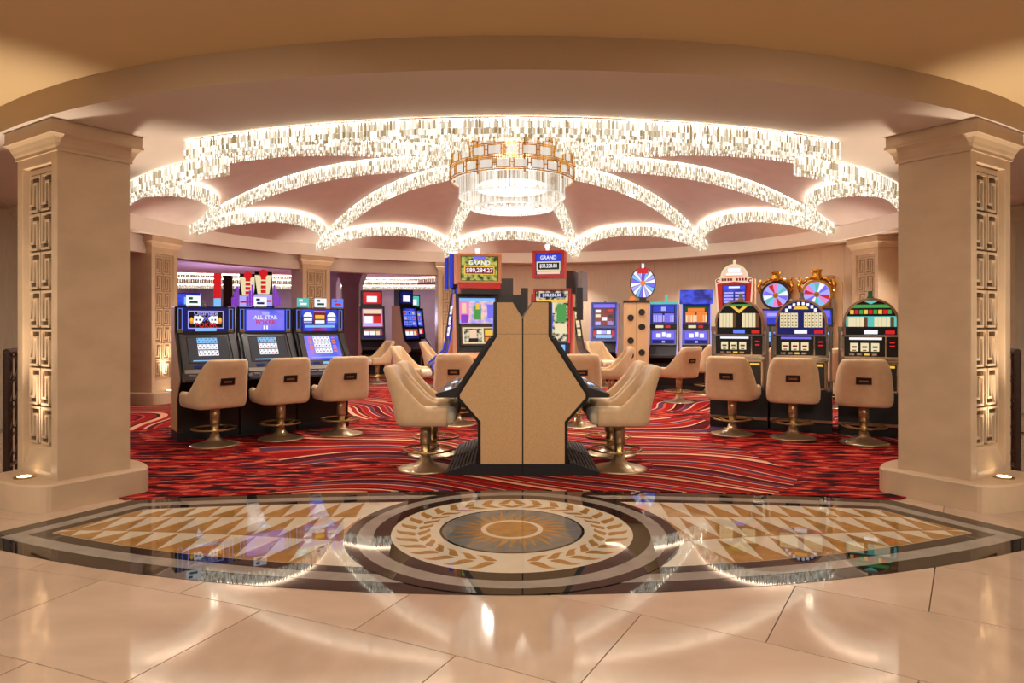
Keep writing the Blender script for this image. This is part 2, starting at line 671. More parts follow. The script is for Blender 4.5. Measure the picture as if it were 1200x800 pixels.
for s in (-1, 1):
    for row in range(3):
        for c in range(18):
            x0 = .45 + .19 * c + (.06 if row == 1 else 0)
            x1 = x0 + .19
            tri = [(x1, yrow(row + 1, x1)), (x0, yrow(row + 1, x0)), (x0 + .02, yrow(row, x0))]
            out = []
            ok = True
            for x, y in tri:
                lim = xside(y)
                inner = sqrt(max(0, 1.2 ** 2 - (y - MC[1]) ** 2))
                if x < inner - .12 or x > lim + .12:
                    ok = False
                x = max(inner + .005, min(lim - .003, x))
                y = max(yf(x) + .002, min(ybk(x) - .372, y))
                out.append((x, y))
            (ax, ay), (bx, by), (cx_, cy_) = out
            area = abs((bx - ax) * (cy_ - ay) - (cx_ - ax) * (by - ay)) / 2
            if not ok or area < .004:
                continue
            pts = [(s * x, y) for x, y in out]
            if s > 0:
                pts = pts[::-1]
            MB().pz(pts, .001, .006).build('gold_triangle', M['gold_stone'], inlay)

circ(1.185, .002, .0065, 'black_outer_ring', M['black_stone'])
circ(1.10, .002, .0072, 'grey_ring', M['grey_stone'])
circ(.985, .002, .0079, 'black_ring', M['black_stone'])
circ(.865, .002, .0086, 'cream_wreath_band', M['cream_stone'])
# wreath leaves
def leaf(L, W, bend):
    up, dn = [], []
    for i in range(9):
        t = i / 8
        wd = W * sin(pi * t ** .75) * (1 - .15 * t)
        cy = bend * sin(2 * pi * t) * .5
        up.append((t * L, cy + wd / 2))
        dn.append((t * L, cy - wd / 2))
    return dn + up[-2:0:-1]


lmesh = {}
for key, args in (('o', (.2, .072, .03)), ('i', (.17, .06, -.025))):
    for s in (-1, 1):
        p = leaf(*args)
        p = [(x, y * s) for x, y in p]
        if s < 0:
            p = p[::-1]
        o = MB().pz(p, 0, .0012).build('leaf', M['gold_stone'])
        lmesh[key, s] = o.data
        bpy.data.objects.remove(o)
for s in (-1, 1):
    for i in range(15):
        a = -pi / 2 + s * (rad(8) + i * rad(11.6))       # from the camera side round to the back
        for key, rr0, da in (('o', .70, .62), ('i', .665, -.5)):
            o = bpy.data.objects.new('laurel_leaf', lmesh[key, s])
            COL.objects.link(o)
            o.parent = inlay
            o.location = (MC[0] + rr0 * cos(a), MC[1] + rr0 * sin(a), .0082)
            o.rotation_euler = (0, 0, a + s * (pi / 2 - da))
circ(.522, .002, .0093, 'black_thin_ring', M['black_stone'])
circ(.503, .002, .0100, 'slate_disc', M['slate_stone'])
for i in range(28):
    a = 2 * pi * i / 28
    L = .22 if i % 2 else .27
    pts = []
    for t in range(7):
        q = t / 6
        pts.append((.2 + L * q, .03 * (1 - q) + .014 * sin(q * 5)))
    for t in range(6, -1, -1):
        q = t / 6
        pts.append((.2 + L * q, -.03 * (1 - q) + .014 * sin(q * 5) - .001))
    P = [(MC[0] + x * cos(a) - y * sin(a), MC[1] + x * sin(a) + y * cos(a)) for x, y in pts]
    MB().pz(P[::-1], .004, .0106).build('sun_ray', M['gold_stone'], inlay)
circ(.224, .004, .0112, 'cream_sun_ring', M['cream_stone'], 40)
circ(.188, .004, .0118, 'gold_sun_disc', M['gold_stone'], 40)


# ---- ring soffit, fascia and ceilings
def r_in(a):
    """inner radius of the ring soffit, a from the back"""
    p = pi - abs(a)
    if p < PHI - rad(1):
        return 6.40
    if p < rad(58):
        return 5.90
    if p < rad(75):
        t = (p - rad(58)) / rad(17)
        t = t * t * (3 - 2 * t)
        return 5.90 + .70 * t
    return 6.60


def arc_angles(a0, a1, step=2.0):
    n = max(2, int(abs(a1 - a0) / rad(step)))
    L = [a0 + (a1 - a0) * i / n for i in range(n + 1)]
    return L


def strip(mb, A, fa, fb, m=0):
    vs = []
    for a in A:
        vs += [fa(a), fb(a)]
    fs = [(2 * i, 2 * i + 1, 2 * i + 3, 2 * i + 2) for i in range(len(A) - 1)]
    mb.add(vs, fs, m)


A = []
e = PHI - rad(1)
for seg in ((-pi, -pi + e - 1e-4), (-pi + e + 1e-4, pi - e - 1e-4), (pi - e + 1e-4, pi)):
    A += arc_angles(*seg)
so = MB()
strip(so, A, lambda a: pol(a, r_in(a), ZS), lambda a: pol(a, 7.39, ZS))
strip(so, A, lambda a: pol(a, r_in(a), ZS + .3), lambda a: pol(a, r_in(a), ZS))
struct(so.build('ceiling_ring_soffit', M['soffit']))
fa = MB()
A2 = [a for a in arc_angles(rad(72), rad(288))]
strip(fa, A2, lambda a: pol(a, 7.39, ZS), lambda a: pol(a, 7.39, ZL + .01))
struct(fa.build('trim_1', M['fascia']), 'curved plain fascia of the entrance ring beam')
lc = MB()
for ra, rb in ((7.39, 9.5), (9.5, 13), (13, 19), (19, 27)):
    strip(lc, A2, lambda a: pol(a, ra, ZL), lambda a: pol(a, rb, ZL))
struct(lc.build('ceiling_lobby', M['lobbyceil']))
gc = MB()
A3 = arc_angles(rad(-72), rad(72))
for ra, rb in ((7.38, 10), (10, 16), (16, 27)):
    strip(gc, A3, lambda a: pol(a, ra, 3.3), lambda a: pol(a, rb, 3.3))
struct(gc.build('ceiling_hall', M['purpleceil']))

# ---- vault: ribs at these angles, lunette arches between the back ones
RC, ZC = 6.55, 3.48
RIBS = [rad(x) for x in (-135, -105, -75, -45, -15, 15, 45, 75, 105, 135, 180)]


def gfun(t):
    return max(0.0, (t - .33) / .67) ** 2.4


def outer(a):
    """vault edge radius and height"""
    a = (a + pi) % (2 * pi) - pi
    if abs(a) <= rad(105) + 1e-6:
        u = ((math.degrees(a) + 15) % 30) / 15 - 1          # -1..1 inside its 30 degree bay
        k = max(0.0, 1 - abs(u) ** 2.2) ** .55
        return RC - 1.18 * k, ZC + .38 * k
    return r_in(a), 3.5


def vz(a, r):
    ro, zo = outer(a)
    return 4.5 - (4.5 - zo) * gfun(min(1, r / ro))


VA = [rad(-180 + 2.5 * i) for i in range(145)]
va = MB()
TT = [.12, .25, .33, .4, .46, .52, .58, .64, .7, .76, .82, .88, .94, 1.0]
vs = []
for a in VA:
    ro, zo = outer(a)
    for t in TT:
        vs.append(pol(a, ro * t, vz(a, ro * t)))
fs = []
n = len(TT)
for i in range(len(VA) - 1):
    for j in range(n - 1):
        fs.append((i * n + j, i * n + j + 1, (i + 1) * n + j + 1, (i + 1) * n + j))
va.add(vs, fs)
cz = 4.5
va.add([pol(a, .8, cz) for a in VA[:-1]], [tuple(range(len(VA) - 1))])
struct(va.build('ceiling_vault', M['vault'], smooth=True))
lu = MB()
LA = [a for a in VA if abs(a) <= rad(105) + 1e-6]
strip(lu, LA, lambda a: pol(a, *outer(a)), lambda a: pol(a, 6.6, 3.40))
struct(lu.build('ceiling_lunettes', M['vault']))
cf = MB()
strip(cf, LA, lambda a: pol(a, 6.585, 3.41), lambda a: pol(a, 6.585, ZS - .006))
strip(cf, LA, lambda a: pol(a, 6.585, ZS - .006), lambda a: pol(a, 6.66, ZS - .006))
struct(cf.build('trim_2', M['paint']), 'pale cornice band under the crystal arches')

# ---- crystal garlands along ribs, arches and the entrance edge
def garland(name, label, path, drop=.23, half=.09, rows=3, step=.030, group='crystal garlands of the vault'):
    root = thing(name, label, 'light fixture', path[len(path) // 2], 0, group)
    o0 = Vector(path[len(path) // 2])
    P = [Vector(p) - o0 for p in path]
    led = MB()
    vs = []
    for i, p in enumerate(P):
        t = (P[min(i + 1, len(P) - 1)] - P[max(i - 1, 0)])
        s = Vector((t.y, -t.x, 0))
        s = s.normalized() if s.length > 1e-6 else Vector((1, 0, 0))
        vs += [p + s * (half * .75) - Vector((0, 0, .012)), p - s * (half * .75) - Vector((0, 0, .012))]
    led.add(vs, [(2 * i, 2 * i + 1, 2 * i + 3, 2 * i + 2) for i in range(len(P) - 1)])
    led.build('led_strip', M['led'], root)
    # resample
    cr = MB()
    acc = 0.0
    for i in range(len(P) - 1):
        seg = P[i + 1] - P[i]
        L = seg.length
        t3 = seg.normalized()
        s3 = Vector((t3.y, -t3.x, 0))
        s3 = s3.normalized() if s3.length > 1e-6 else Vector((1, 0, 0))
        f3 = Vector((0, 0, 1)).cross(s3).normalized()
        while acc < L:
            p = P[i] + t3 * acc
            for k in range(rows):
                lat = (k / (rows - 1) * 2 - 1) * half if rows > 1 else 0
                q = p + s3 * (lat + random.uniform(-.006, .006)) + f3 * random.uniform(-.008, .008)
                dl = drop * (1.0 if k in (0, rows - 1) else .85) * random.uniform(.96, 1.03)
                z = q.z - .02
                for fr in (.46, .30, .16):
                    h = dl * fr
                    a, b = .0105, .0105
                    vv = [q.xy.to_3d() + s3 * dx * a + f3 * dy * b + Vector((0, 0, zz)) for zz in (z - h, z) for dx, dy in ((-1, 0), (0, -1), (1, 0), (0, 1))]
                    cr.add(vv, [(0, 1, 5, 4), (1, 2, 6, 5), (2, 3, 7, 6), (3, 0, 4, 7)])
                    z -= h + .006
            acc += step
        acc -= L
    c = cr.build('crystals', M['crystal'], root)
    c['kind'] = 'stuff'
    return root


SIDE = {-1: 'left', 1: 'right'}
RIBLAB = {15: 'crystal rib descending the vault to the {} end of the rear centre arch', 45: 'crystal rib falling to the rear {} cusp of the vault beyond the chandelier',
          75: 'long crystal rib reaching the {} side cusp of the vault', 105: 'near horizontal crystal rib running {} from the chandelier above the side arch',
          135: 'front {} crystal rib passing behind the entrance valance'}
for a in RIBS:
    ro, zo = outer(a)
    r0 = 1.05
    path = [pol(a, r0 + (ro - .02 - r0) * i / 24, vz(a, r0 + (ro - .02 - r0) * i / 24) - .005) for i in range(25)]
    d = round(abs(math.degrees(a)))
    lab = 'short crystal rib from chandelier straight towards the entrance' if d == 180 else RIBLAB[d].format(SIDE[1 if a > 0 else -1])
    garland('crystal_rib', lab, path)
ARCL = {0: 'crystal arch at the rear centre below the chandelier', 30: 'crystal arch just {} of the rear centre arch', 60: 'crystal arch over the {} rear quarter of the vault',
        90: 'strongly curled crystal arch beside the {} entrance column'}
for k in range(-3, 4):
    a0 = rad(30 * k - 15)
    path = []
    for i in range(31):
        u = -1 + 2 * i / 30
        u = math.copysign(abs(u) ** .7, u)
        a = rad(30 * k + 14.9 * u)
        r, z = outer(a)
        path.append(pol(a, r - .02, z - .01))
    garland('crystal_arch', ARCL[abs(30 * k)].format(SIDE[1 if k > 0 else -1]), path, drop=.22, half=.07)
pp = pi - (PHI - rad(1))
path = [pol(pp + (2 * pi - 2 * pp) * i / 40, 6.36, ZS - .0) for i in range(41)]
garland('crystal_valance', 'long curved crystal valance hanging along the entrance soffit edge', path, drop=.15, half=.05)
for s in (-1, 1):
    path = [pol(s * (pi - PHI - rad(.3) - rad(46) * i / 24), r_in(pi - PHI - rad(.3) - rad(46) * i / 24) - .04, ZS) for i in range(25)]
    garland('crystal_valance', 'crystal valance receding along the %s soffit edge behind the column' % SIDE[s], path, drop=.17, half=.05)

# ---- walls
wr = thing('wall_right', None, None)
struct(wr, 'curved veneered rear wall behind the slot machines')
wp0, wp1, dw = -9.0, 104.0, 5.0
i = 0
a = wp0
while a < wp1:
    mb = MB()
    Aa = [rad(a + .02 + (dw - .04) * q / 3) for q in range(4)]
    lo = [pol(x, 7.3)[:2] for x in Aa]
    hi = [pol(x, 7.36)[:2] for x in Aa[::-1]]
    mb.pz(lo + hi, 0, ZS)
    mb.build('wall_panel', M['wallpaper'], wr)
    a += dw
struct(MB().pz([pol(rad(wp0 + (wp1 - wp0) * i / 40), 7.37)[:2] for i in range(41)] + [pol(rad(wp1 - (wp1 - wp0) * i / 40), 7.5)[:2] for i in range(41)], 0, 3.3).build('wall_right_backing', M['stone'], wr))
# header beam on the left, between the columns
hb = MB()
Ah = [rad(-104 + 94 * i / 40) for i in range(41)]
hb.pz([pol(x, 6.82)[:2] for x in Ah] + [pol(x, 7.18)[:2] for x in Ah[::-1]], 2.80, ZS - .002)
struct(hb.build('trim_3', M['soffit']), 'curved header beam between the left columns')
# far walls of the gaming hall and of the lobby
struct(MB().box(-15.7, -15.5, 9.9, 34, 0, 3.36).build('wall_hall_left', M['darkwall']))
struct(MB().box(-15.7, 12, 33.4, 33.6, 0, 3.36).build('wall_hall_back', M['darkwall']))
for s in (-1, 1):
    x0, x1 = sorted((s * 6.8, s * 15.7))
    struct(MB().box(x0, x1, 9.7, 9.9, 0, ZL).build('wall_lobby_%s' % SIDE[s], M['wallpaper']))
    mb = MB()
    mb.px([(9.7, 3.12), (9.7, ZL), (9.56, ZL), (9.56, 3.3), (9.62, 3.22), (9.66, 3.15), (9.66, 3.12)], x0, x1)
    struct(mb.build('trim_%d' % (5 + (s > 0)), M['stone']), 'cornice of the %s lobby wall' % SIDE[s])
    x0, x1 = sorted((s * 11.0, s * 11.2))
    struct(MB().box(x0, x1, -8, 9.7, 0, ZL).build('wall_lobby_%s_far' % SIDE[s], M['wallpaper']))
struct(MB().box(-11.2, 11.2, -8.2, -8, 0, ZL).build('wall_lobby_front', M['wallpaper']))

# ================================================================== COLUMNS
HW, HD = .365, .29


def fret_unit():
    mb = MB()
    w, h, t = .205, .312, .019
    # one continuous squared meander, drawn as raised bars
    def H(u0, u1, v):
        mb.box(u0 * w - t / 2, u1 * w + t / 2, 0, .022, v * h - t / 2, v * h + t / 2)

    def V(u, v0, v1):
        mb.box(u * w - t / 2, u * w + t / 2, 0, .0215, v0 * h, v1 * h)
    V(-.45, -.47, .45)
    H(-.45, .45, .46)
    V(.45, -.30, .45)
    H(.13, .45, -.30)
    V(.13, -.30, .27)
    V(-.17, -.47, .27)
    H(-.17, .13, .27)
    H(-.17, .47, -.47)
    return mb


FRET = fret_unit().build('fret', M['stone'])
FRETM = FRET.data
bpy.data.objects.remove(FRET)


def column(loc, rz, label, group, faces=(-1,), lamp_e=14, back='fretlit', tilt=-.05):
    t = thing('column', label, 'column', loc, rz, group)
    # plinth with bowed ends
    def outl(o):
        pts = [(HW + .07 - o, -.36 + o), (HW + .07 - o, .36 - o)]
        for i in range(1, 16):
            q = pi * i / 16
            pts.append(((HW + .07 - o) * cos(q), .36 - o + .17 * sin(q)))
        pts += [(-HW - .07 + o, .36 - o), (-HW - .07 + o, -.36 + o)]
        for i in range(1, 16):
            q = pi + pi * i / 16
            pts.append(((HW + .07 - o) * cos(q), -.36 + o + .17 * sin(q)))
        return pts
    loops = [[(x, y, z) for x, y in outl(o)] for o, z in ((0, 0), (0, .205), (.012, .222), (.05, .226))]
    MB().loft(loops).build('plinth', M['stone'], t)
    sh = MB()
    yc = HD - .055
    zb, zt, z0, z1 = .44, 2.82, .222, 2.95
    xr = .262
    sh.box(-xr, xr, -yc, yc, z0, z1)
    for s in (-1, 1):
        a, b = sorted((s * xr, s * HW))
        sh.box(a, b, -HD, HD, z0, z1)
        ya, yb = sorted((s * yc, s * HD))
        sh.box(-xr, xr, ya, yb, zt, z1)
        sh.px([(s * HD, z0), (s * HD, zb - .16), (s * yc, zb), (s * yc, z0)] if s > 0 else [(s * HD, z0), (s * yc, z0), (s * yc, zb), (s * HD, zb - .16)], -xr, xr)
    sh.build('shaft', M['stone'], t, bevel=.004)
    ca = MB()
    loops = []
    for o, z in ((0, 2.90), (.014, 2.90), (.014, 2.925), (.022, 2.94), (.03, 2.965), (.048, 3.0), (.07, 3.02), (.08, 3.025), (.08, 3.045), (.07, 3.05), (.07, ZS - .003)):
        x, y = HW + o, HD + o
        loops.append([(x, y, z), (-x, y, z), (-x, -y, z), (x, -y, z)])
    ca.loft(loops).build('capital', M['stone'], t)
    for s in faces:
        ya, yb = sorted((s * yc, s * (yc + .004)))
        fb = MB().box(-xr + .035, xr - .035, ya, yb, zb + .04, zt - .05).build('fret_panel', M[back], t)
        for i in range(2):
            for j in range(7):
                o = bpy.data.objects.new('fret', FRETM)
                COL.objects.link(o)
                o.parent = fb
                o.location = ((i - .5) * .222 * (1), s * (yc + .003), zb + .205 + j * .326)
                if s < 0:
                    o.rotation_euler = (0, 0, pi)
        l = MB()
        l.lathe([(.075, .226), (.075, .236), (.055, .238), (0, .236)], 20, (0, s * (HD + .09), 0))
        lo = l.build('uplight', [M['brass']], t)
        MB().lathe([(.05, .239), (.0, .2395)], 16, (0, s * (HD + .09), 0)).build('lens', M['lens'], lo)
        lamp('SPOT', 'uplight_beam', (0, s * (HD + .105), .26), lamp_e, (1, .86, .68), .03, (0, s * tilt, 1), rad(50), .9, t)
    return t


def at_col(a, r, dx=0):
    p = pol(a, r)
    return (p[0] + dx, p[1], 0)


# local +y points away from the rotunda centre
def crot(a):
    return -a


fr = rad(180 - 33.2)
column(at_col(-fr, 6.98), crot(-fr), 'broad stone column at the left of the entrance', 'rotunda columns', (1, -1), 260, 'fretback', .075)
column(at_col(fr, 6.98, .035), crot(fr), 'broad stone column at the right of the entrance', 'rotunda columns', (1, -1), 260, 'fretback', .075)
for a, lab in ((-105, 'column hidden behind the left entrance column'), (105, 'column hidden behind the right entrance column'), (-80, 'glowing fretwork column just right of the left entrance column'), (-45, 'fretwork column rising behind the poker machines'),
               (-14, 'fretwork column beside the tall jackpot machines'), (80, 'fretwork column on the rear wall beside the right entrance column')):
    column(at_col(rad(a), 6.98 if a < 0 else 7.1), crot(rad(a)), lab, 'rotunda columns', (-1,), 220)

# ================================================================== CHANDELIER
ch = thing('chandelier', 'round gold lattice chandelier with tiered crystal drum at the vault centre', 'chandelier', (CX, CY, 4.5))
MB().lathe([(.0, 0), (1.02, 0), (1.02, -.04), (.98, -.06), (0, -.06)], 48).build('canopy', M['gold'], ch)
gl = MB()
for z in (-.15, -.345, -.37, -.565):
    gl.lathe([(1.05, z - .008), (1.07, z - .008), (1.07, z + .008), (1.05, z + .008), (1.05, z - .008)], 64)
gl.build('lattice_hoops', M['gold'], ch)
fm = MB()
Fq = Face((0, 0, 0))
for (u0, u1, v0, v1) in ((-.115, .115, .067, .078), (-.115, .115, -.078, -.067), (-.115, -.104, -.078, .078), (.104, .115, -.078, .078)):
    fm.rect(Fq, u0, u1, v0, v1, 0, .02)
fm.rect(Fq, .115, .165, -.008, .008, 0, .012)
fo = fm.build('lattice_frame', M['gold'])
fd = fo.data
bpy.data.objects.remove(fo)
gm_ = MB().rect(Fq, -.098, .098, -.06, .06, -.01, 0).build('lattice_pane', M['crystalhot'])
gd = gm_.data
bpy.data.objects.remove(gm_)
for row in range(2):
    for i in range(24):
        a = 2 * pi * (i + .5 * row) / 24
        o = bpy.data.objects.new('lattice_frame', fd)
        COL.objects.link(o)
        o.parent = ch
        o.location = (1.06 * sin(a), -1.06 * cos(a), -.25 - row * .215)
        o.rotation_euler = (0, 0, a)
        p = bpy.data.objects.new('lattice_pane', gd)
        COL.objects.link(p)
        p.parent = o
for s in range(8):
    a = 2 * pi * s / 8 + .2
    MB().box(-.014, .014, -.014, .014, -.60, -.06).build('gold_bracket', M['gold'], ch).location = (1.0 * sin(a), -1.0 * cos(a), 0)
for nm, r, z0, z1, m in (('inner_crystal_drum', 1.0, -.08, -.56, 'crystalhot'), ('upper_crystal_drum', .90, -.50, -.83, 'crystalhot'), ('lower_crystal_drum', .70, -.72, -1.02, 'crystalhot')):
    dm = MB()
    n = int(2 * pi * r / .035)
    for i in range(n):
        a = 2 * pi * i / n
        F = Face((r * sin(a), -r * cos(a), 0), 0, a)
        zb_ = z1 + .02 * sin(i * 1.7)
        dm.add([F.pt(-.014, zb_), F.pt(0, zb_, .014), F.pt(.014, zb_), F.pt(-.014, z0), F.pt(0, z0, .014), F.pt(.014, z0)], [(0, 1, 4, 3), (1, 2, 5, 4), (2, 0, 3, 5), (0, 2, 1)])
    o = dm.build(nm, M[m], ch)
    o['kind'] = 'stuff'
    MB().lathe([(r + .02, z1 - .01), (r + .02, z1 + .02), (r, z1 + .02), (r, z1 - .01), (r + .02, z1 - .01)], 64).build('crystal_hoop', M['crystalhot'], ch)
bp = MB()
for k in range(1, 8):
    r = .085 * k
    n = int(2 * pi * r / .06)
    for i in range(n):
        a = 2 * pi * i / n
        x, y, z = r * sin(a), r * cos(a), -1.0 - .02 * (k % 2)
        bp.add([(x - .02, y, z), (x, y - .02, z), (x + .02, y, z), (x, y + .02, z), (x, y, z - .04), (x, y, z + .02)], [(0, 1, 4), (1, 2, 4), (2, 3, 4), (3, 0, 4), (1, 0, 5), (2, 1, 5), (3, 2, 5), (0, 3, 5)])
o = bp.build('crystal_base', M['crystalhot'], ch)
o['kind'] = 'stuff'
MB().lathe([(.6, -.62), (.6, -.7), (0, -.7)], 32).build('lamp_disc', emis('chandelier_lamp', (255, 232, 205), 3, sample=True), ch)
lamp('POINT', 'chandelier_lamp', (0, 0, -.95), 240, (1, .92, .83), .5, parent=ch)

# ================================================================== CHAIRS
def make_chair():
    root = bpy.data.objects.new('casino_chair', None)
    COL.objects.link(root)
    MB().lathe([(.0, 0), (.285, 0), (.285, .01), (.25, .02), (.17, .038), (.10, .062), (.065, .095), (.052, .14), (.0, .14)], 36).build('base', M['brasslight'], root, True)
    MB().lathe([(.046, .12), (.046, .30), (.0, .30)], 24).build('pole', M['brass'], root, True)
    MB().lathe([(.0, .26), (.058, .26), (.058, .49), (0, .49)], 24).build('sleeve', M['brasslight'], root, True)
    fr_ = MB()
    fr_.tube([(.255 * cos(2 * pi * i / 32), .03 + .255 * sin(2 * pi * i / 32), .205) for i in range(32)], .011, 8, True)
    for a in (.35, pi - .35, -pi / 2 - .5, -pi / 2 + .5):
        fr_.tube([(.04 * cos(a), .04 * sin(a), .17), (.11 * cos(a), .02 + .11 * sin(a), .175), (.19 * cos(a), .03 + .19 * sin(a), .19), (.252 * cos(a), .03 + .252 * sin(a), .205)], .008, 6)
    fr_.build('foot_ring', M['brass'], root, True)
    # seat cushion
    loops = []
    for o, z in ((.05, .475), (.012, .485), (0, .51), (0, .575), (.012, .60), (.04, .618), (.10, .628), (.18, .632)):
        loops.append(rr(.255 - o, .27 - o, max(.02, .09 - o * .3), z, 5, 0, .045))
    MB().loft(loops).build('seat_cushion', M['cushion'], root, True)
    # wrap-round shell
    W, D, FW, RC_ = .325, .275, .25, .15
    base = []
    for i in range(7):
        base.append((-W, FW + (-D + RC_ - FW) * i / 6))
    for i in range(1, 8):
        q = pi + pi / 2 * i / 8
        base.append((-W + RC_ + RC_ * cos(q), -D + RC_ + RC_ * sin(q)))
    for i in range(7):
        base.append((-W + RC_ + 2 * (W - RC_) * i / 6, -D))
    for i in range(1, 8):
        q = 1.5 * pi + pi / 2 * i / 8
        base.append((W - RC_ + RC_ * cos(q), -D + RC_ + RC_ * sin(q)))
    for i in range(7):
        base.append((W, -D + RC_ + (FW + D - RC_) * i / 6))
    n = len(base)

    def top(y, x):
        s = (y + D) / (FW + D)
        if s > .62:
            return .665
        if s < .10:
            return 1.065 - .012 * (s / .10) ** 2
        k = 1 - (s - .10) / .52
        return .665 + .388 * (k ** 1.35)

    def place(x, y, z, inner):
        s = max(0, 1 - (y + D) / (FW + D))
        k = max(0, (z - .52) / .55)
        y2 = y - .14 * (k ** 1.3) * s
        x2 = x * (1 - .13 * max(0, (z - .62) / .45) ** 1.1) * (1 - .05 * max(0, (.55 - z) / .1))
        return (x2, y2, z)
    vs, fs = [], []
    rows = []
    for i, (x, y) in enumerate(base):
        p0, p1 = Vector(base[max(i - 1, 0)]), Vector(base[min(i + 1, n - 1)])
        t = (p1 - p0).normalized()
        nin = Vector((-t.y, t.x))
        th = .07
        tz = top(y, x)
        col = []
        zs = [.472, .49, .53]
        zs += [.53 + (tz - .03 - .53) * q / 6 for q in range(1, 7)]
        for k, z in enumerate(zs):
            ins = .03 if k == 0 else (.008 if k == 1 else 0)
            col.append(place(x + nin.x * ins, y + nin.y * ins, z, False))
        col.append(place(x + nin.x * .015, y + nin.y * .015, tz - .008, False))
        col.append(place(x + nin.x * .035, y + nin.y * .035, tz, False))
        col.append(place(x + nin.x * .055, y + nin.y * .055, tz - .008, False))
        for q in range(6, -1, -1):
            z = .56 + (tz - .03 - .56) * q / 6
            col.append(place(x + nin.x * th, y + nin.y * th, z, True))
        rows.append(col)
    mcol = len(rows[0])
    for c in rows:
        vs += c
    for i in range(n - 1):
        for j in range(mcol - 1):
            fs.append((i * mcol + j, (i + 1) * mcol + j, (i + 1) * mcol + j + 1, i * mcol + j + 1))
    fs.append(tuple(range(mcol)))
    fs.append(tuple(range(n * mcol - 1, (n - 1) * mcol - 1, -1)))
    fs.append(tuple(i * mcol for i in range(n - 1, -1, -1)))
    MB().add(vs, fs).build('backrest_shell', M['seat'], root, True)
    # pull handle in the back
    F = Face((0, -D - .064, .80), -.17)
    hb_ = MB()
    for u0, u1, v0, v1 in ((-.085, .085, .03, .042), (-.085, .085, -.042, -.03), (-.085, -.072, -.042, .042), (.072, .085, -.042, .042)):
        hb_.rect(F, u0, u1, v0, v1, -.02, .008)
    ho = hb_.build('pull_handle', M['railing'], root)
    MB().rect(F, -.072, .072, -.03, .03, -.03, .002).build('handle_recess', M['blackmat'], ho)
    MB().rect(F, -.05, .05, -.016, .006, .0, .005).build('grip', M['brass'], ho)
    return root


CH0 = make_chair()
ch_first = [True]
CG = 'beige swivel casino chairs'


def chair(x, y, deg, label):
    o = CH0 if ch_first[0] else copy_tree(CH0)
    ch_first[0] = False
    o.location = (x, y, .008)
    o.rotation_euler = (0, 0, rad(deg))
    tag(o, label, 'chair', CG)
    return o


chair(-3.65, 8.39, 48, 'beige casino chair in front of the leftmost poker machine')
chair(-3.00, 8.86, 39, 'beige casino chair in front of the middle poker machine')
chair(-2.31, 9.23, 34, 'beige casino chair in front of the rightmost poker machine of the left bank')
chair(-.89, 7.02, -90, 'front cream casino chair on the left of the central double bank')
chair(-.90, 7.80, -88, 'second cream chair behind the front one, left of the central bank')
chair(1.10, 7.02, 90, 'front cream casino chair on the right of the central double bank')
chair(1.12, 7.80, 88, 'second cream chair behind the front one, right of the central bank')
chair(2.98, 9.23, -31, 'beige chair at the leftmost round-topped reel machine')
chair(3.67, 8.92, -22, 'beige chair at the middle round-topped reel machine')
chair(4.40, 8.54, -27, 'beige chair at the right round-topped reel machine beside the column')
chair(-.81, 10.10, -4, 'beige chair facing the green jackpot machine')
chair(.96, 9.97, 4, 'beige chair facing the red jackpot machine')
chair(1.86, 12.75, 88, 'cream chair seen side-on beside the red jackpot machine')
chair(2.17, 16.2, 215, 'pale lilac-lit chair turned to the room near the rear wall')
chair(1.98, 17.0, 0, 'beige chair facing the single blue machine on the rear wall')
chair(3.18, 13.0, 32, 'beige chair in front of the blue video pair')
chair(4.12, 14.4, 20, 'beige chair half hidden behind the chair at the blue video pair')
chair(-1.88, 13.0, -100, 'lilac-lit chair seen side-on left of the green jackpot machine')
chair(-1.80, 16.4, -95, 'chair with only its back edge showing before the fretwork column')
chair(-3.36, 17.0, 125, 'cream chair by the far red-screened machine, right of the poker bank')
chair(4.95, 12.6, -12, 'chair glimpsed between the left and middle reel machines')
chair(5.85, 12.1, -14, 'chair glimpsed between the middle and right reel machines')


# ================================================================== POKER CABINETS
PROF0 = [(.85, .11), (.85, 1.71), (.58, 1.71), (.58, 1.37), (.21, .80), (.21, .755), (.415, .52), (.415, .11)]
PROFI = [(.85, .115), (.85, 1.70), (.605, 1.70), (.605, 1.365), (.24, .795), (.24, .765), (.445, .53), (.445, .115)]


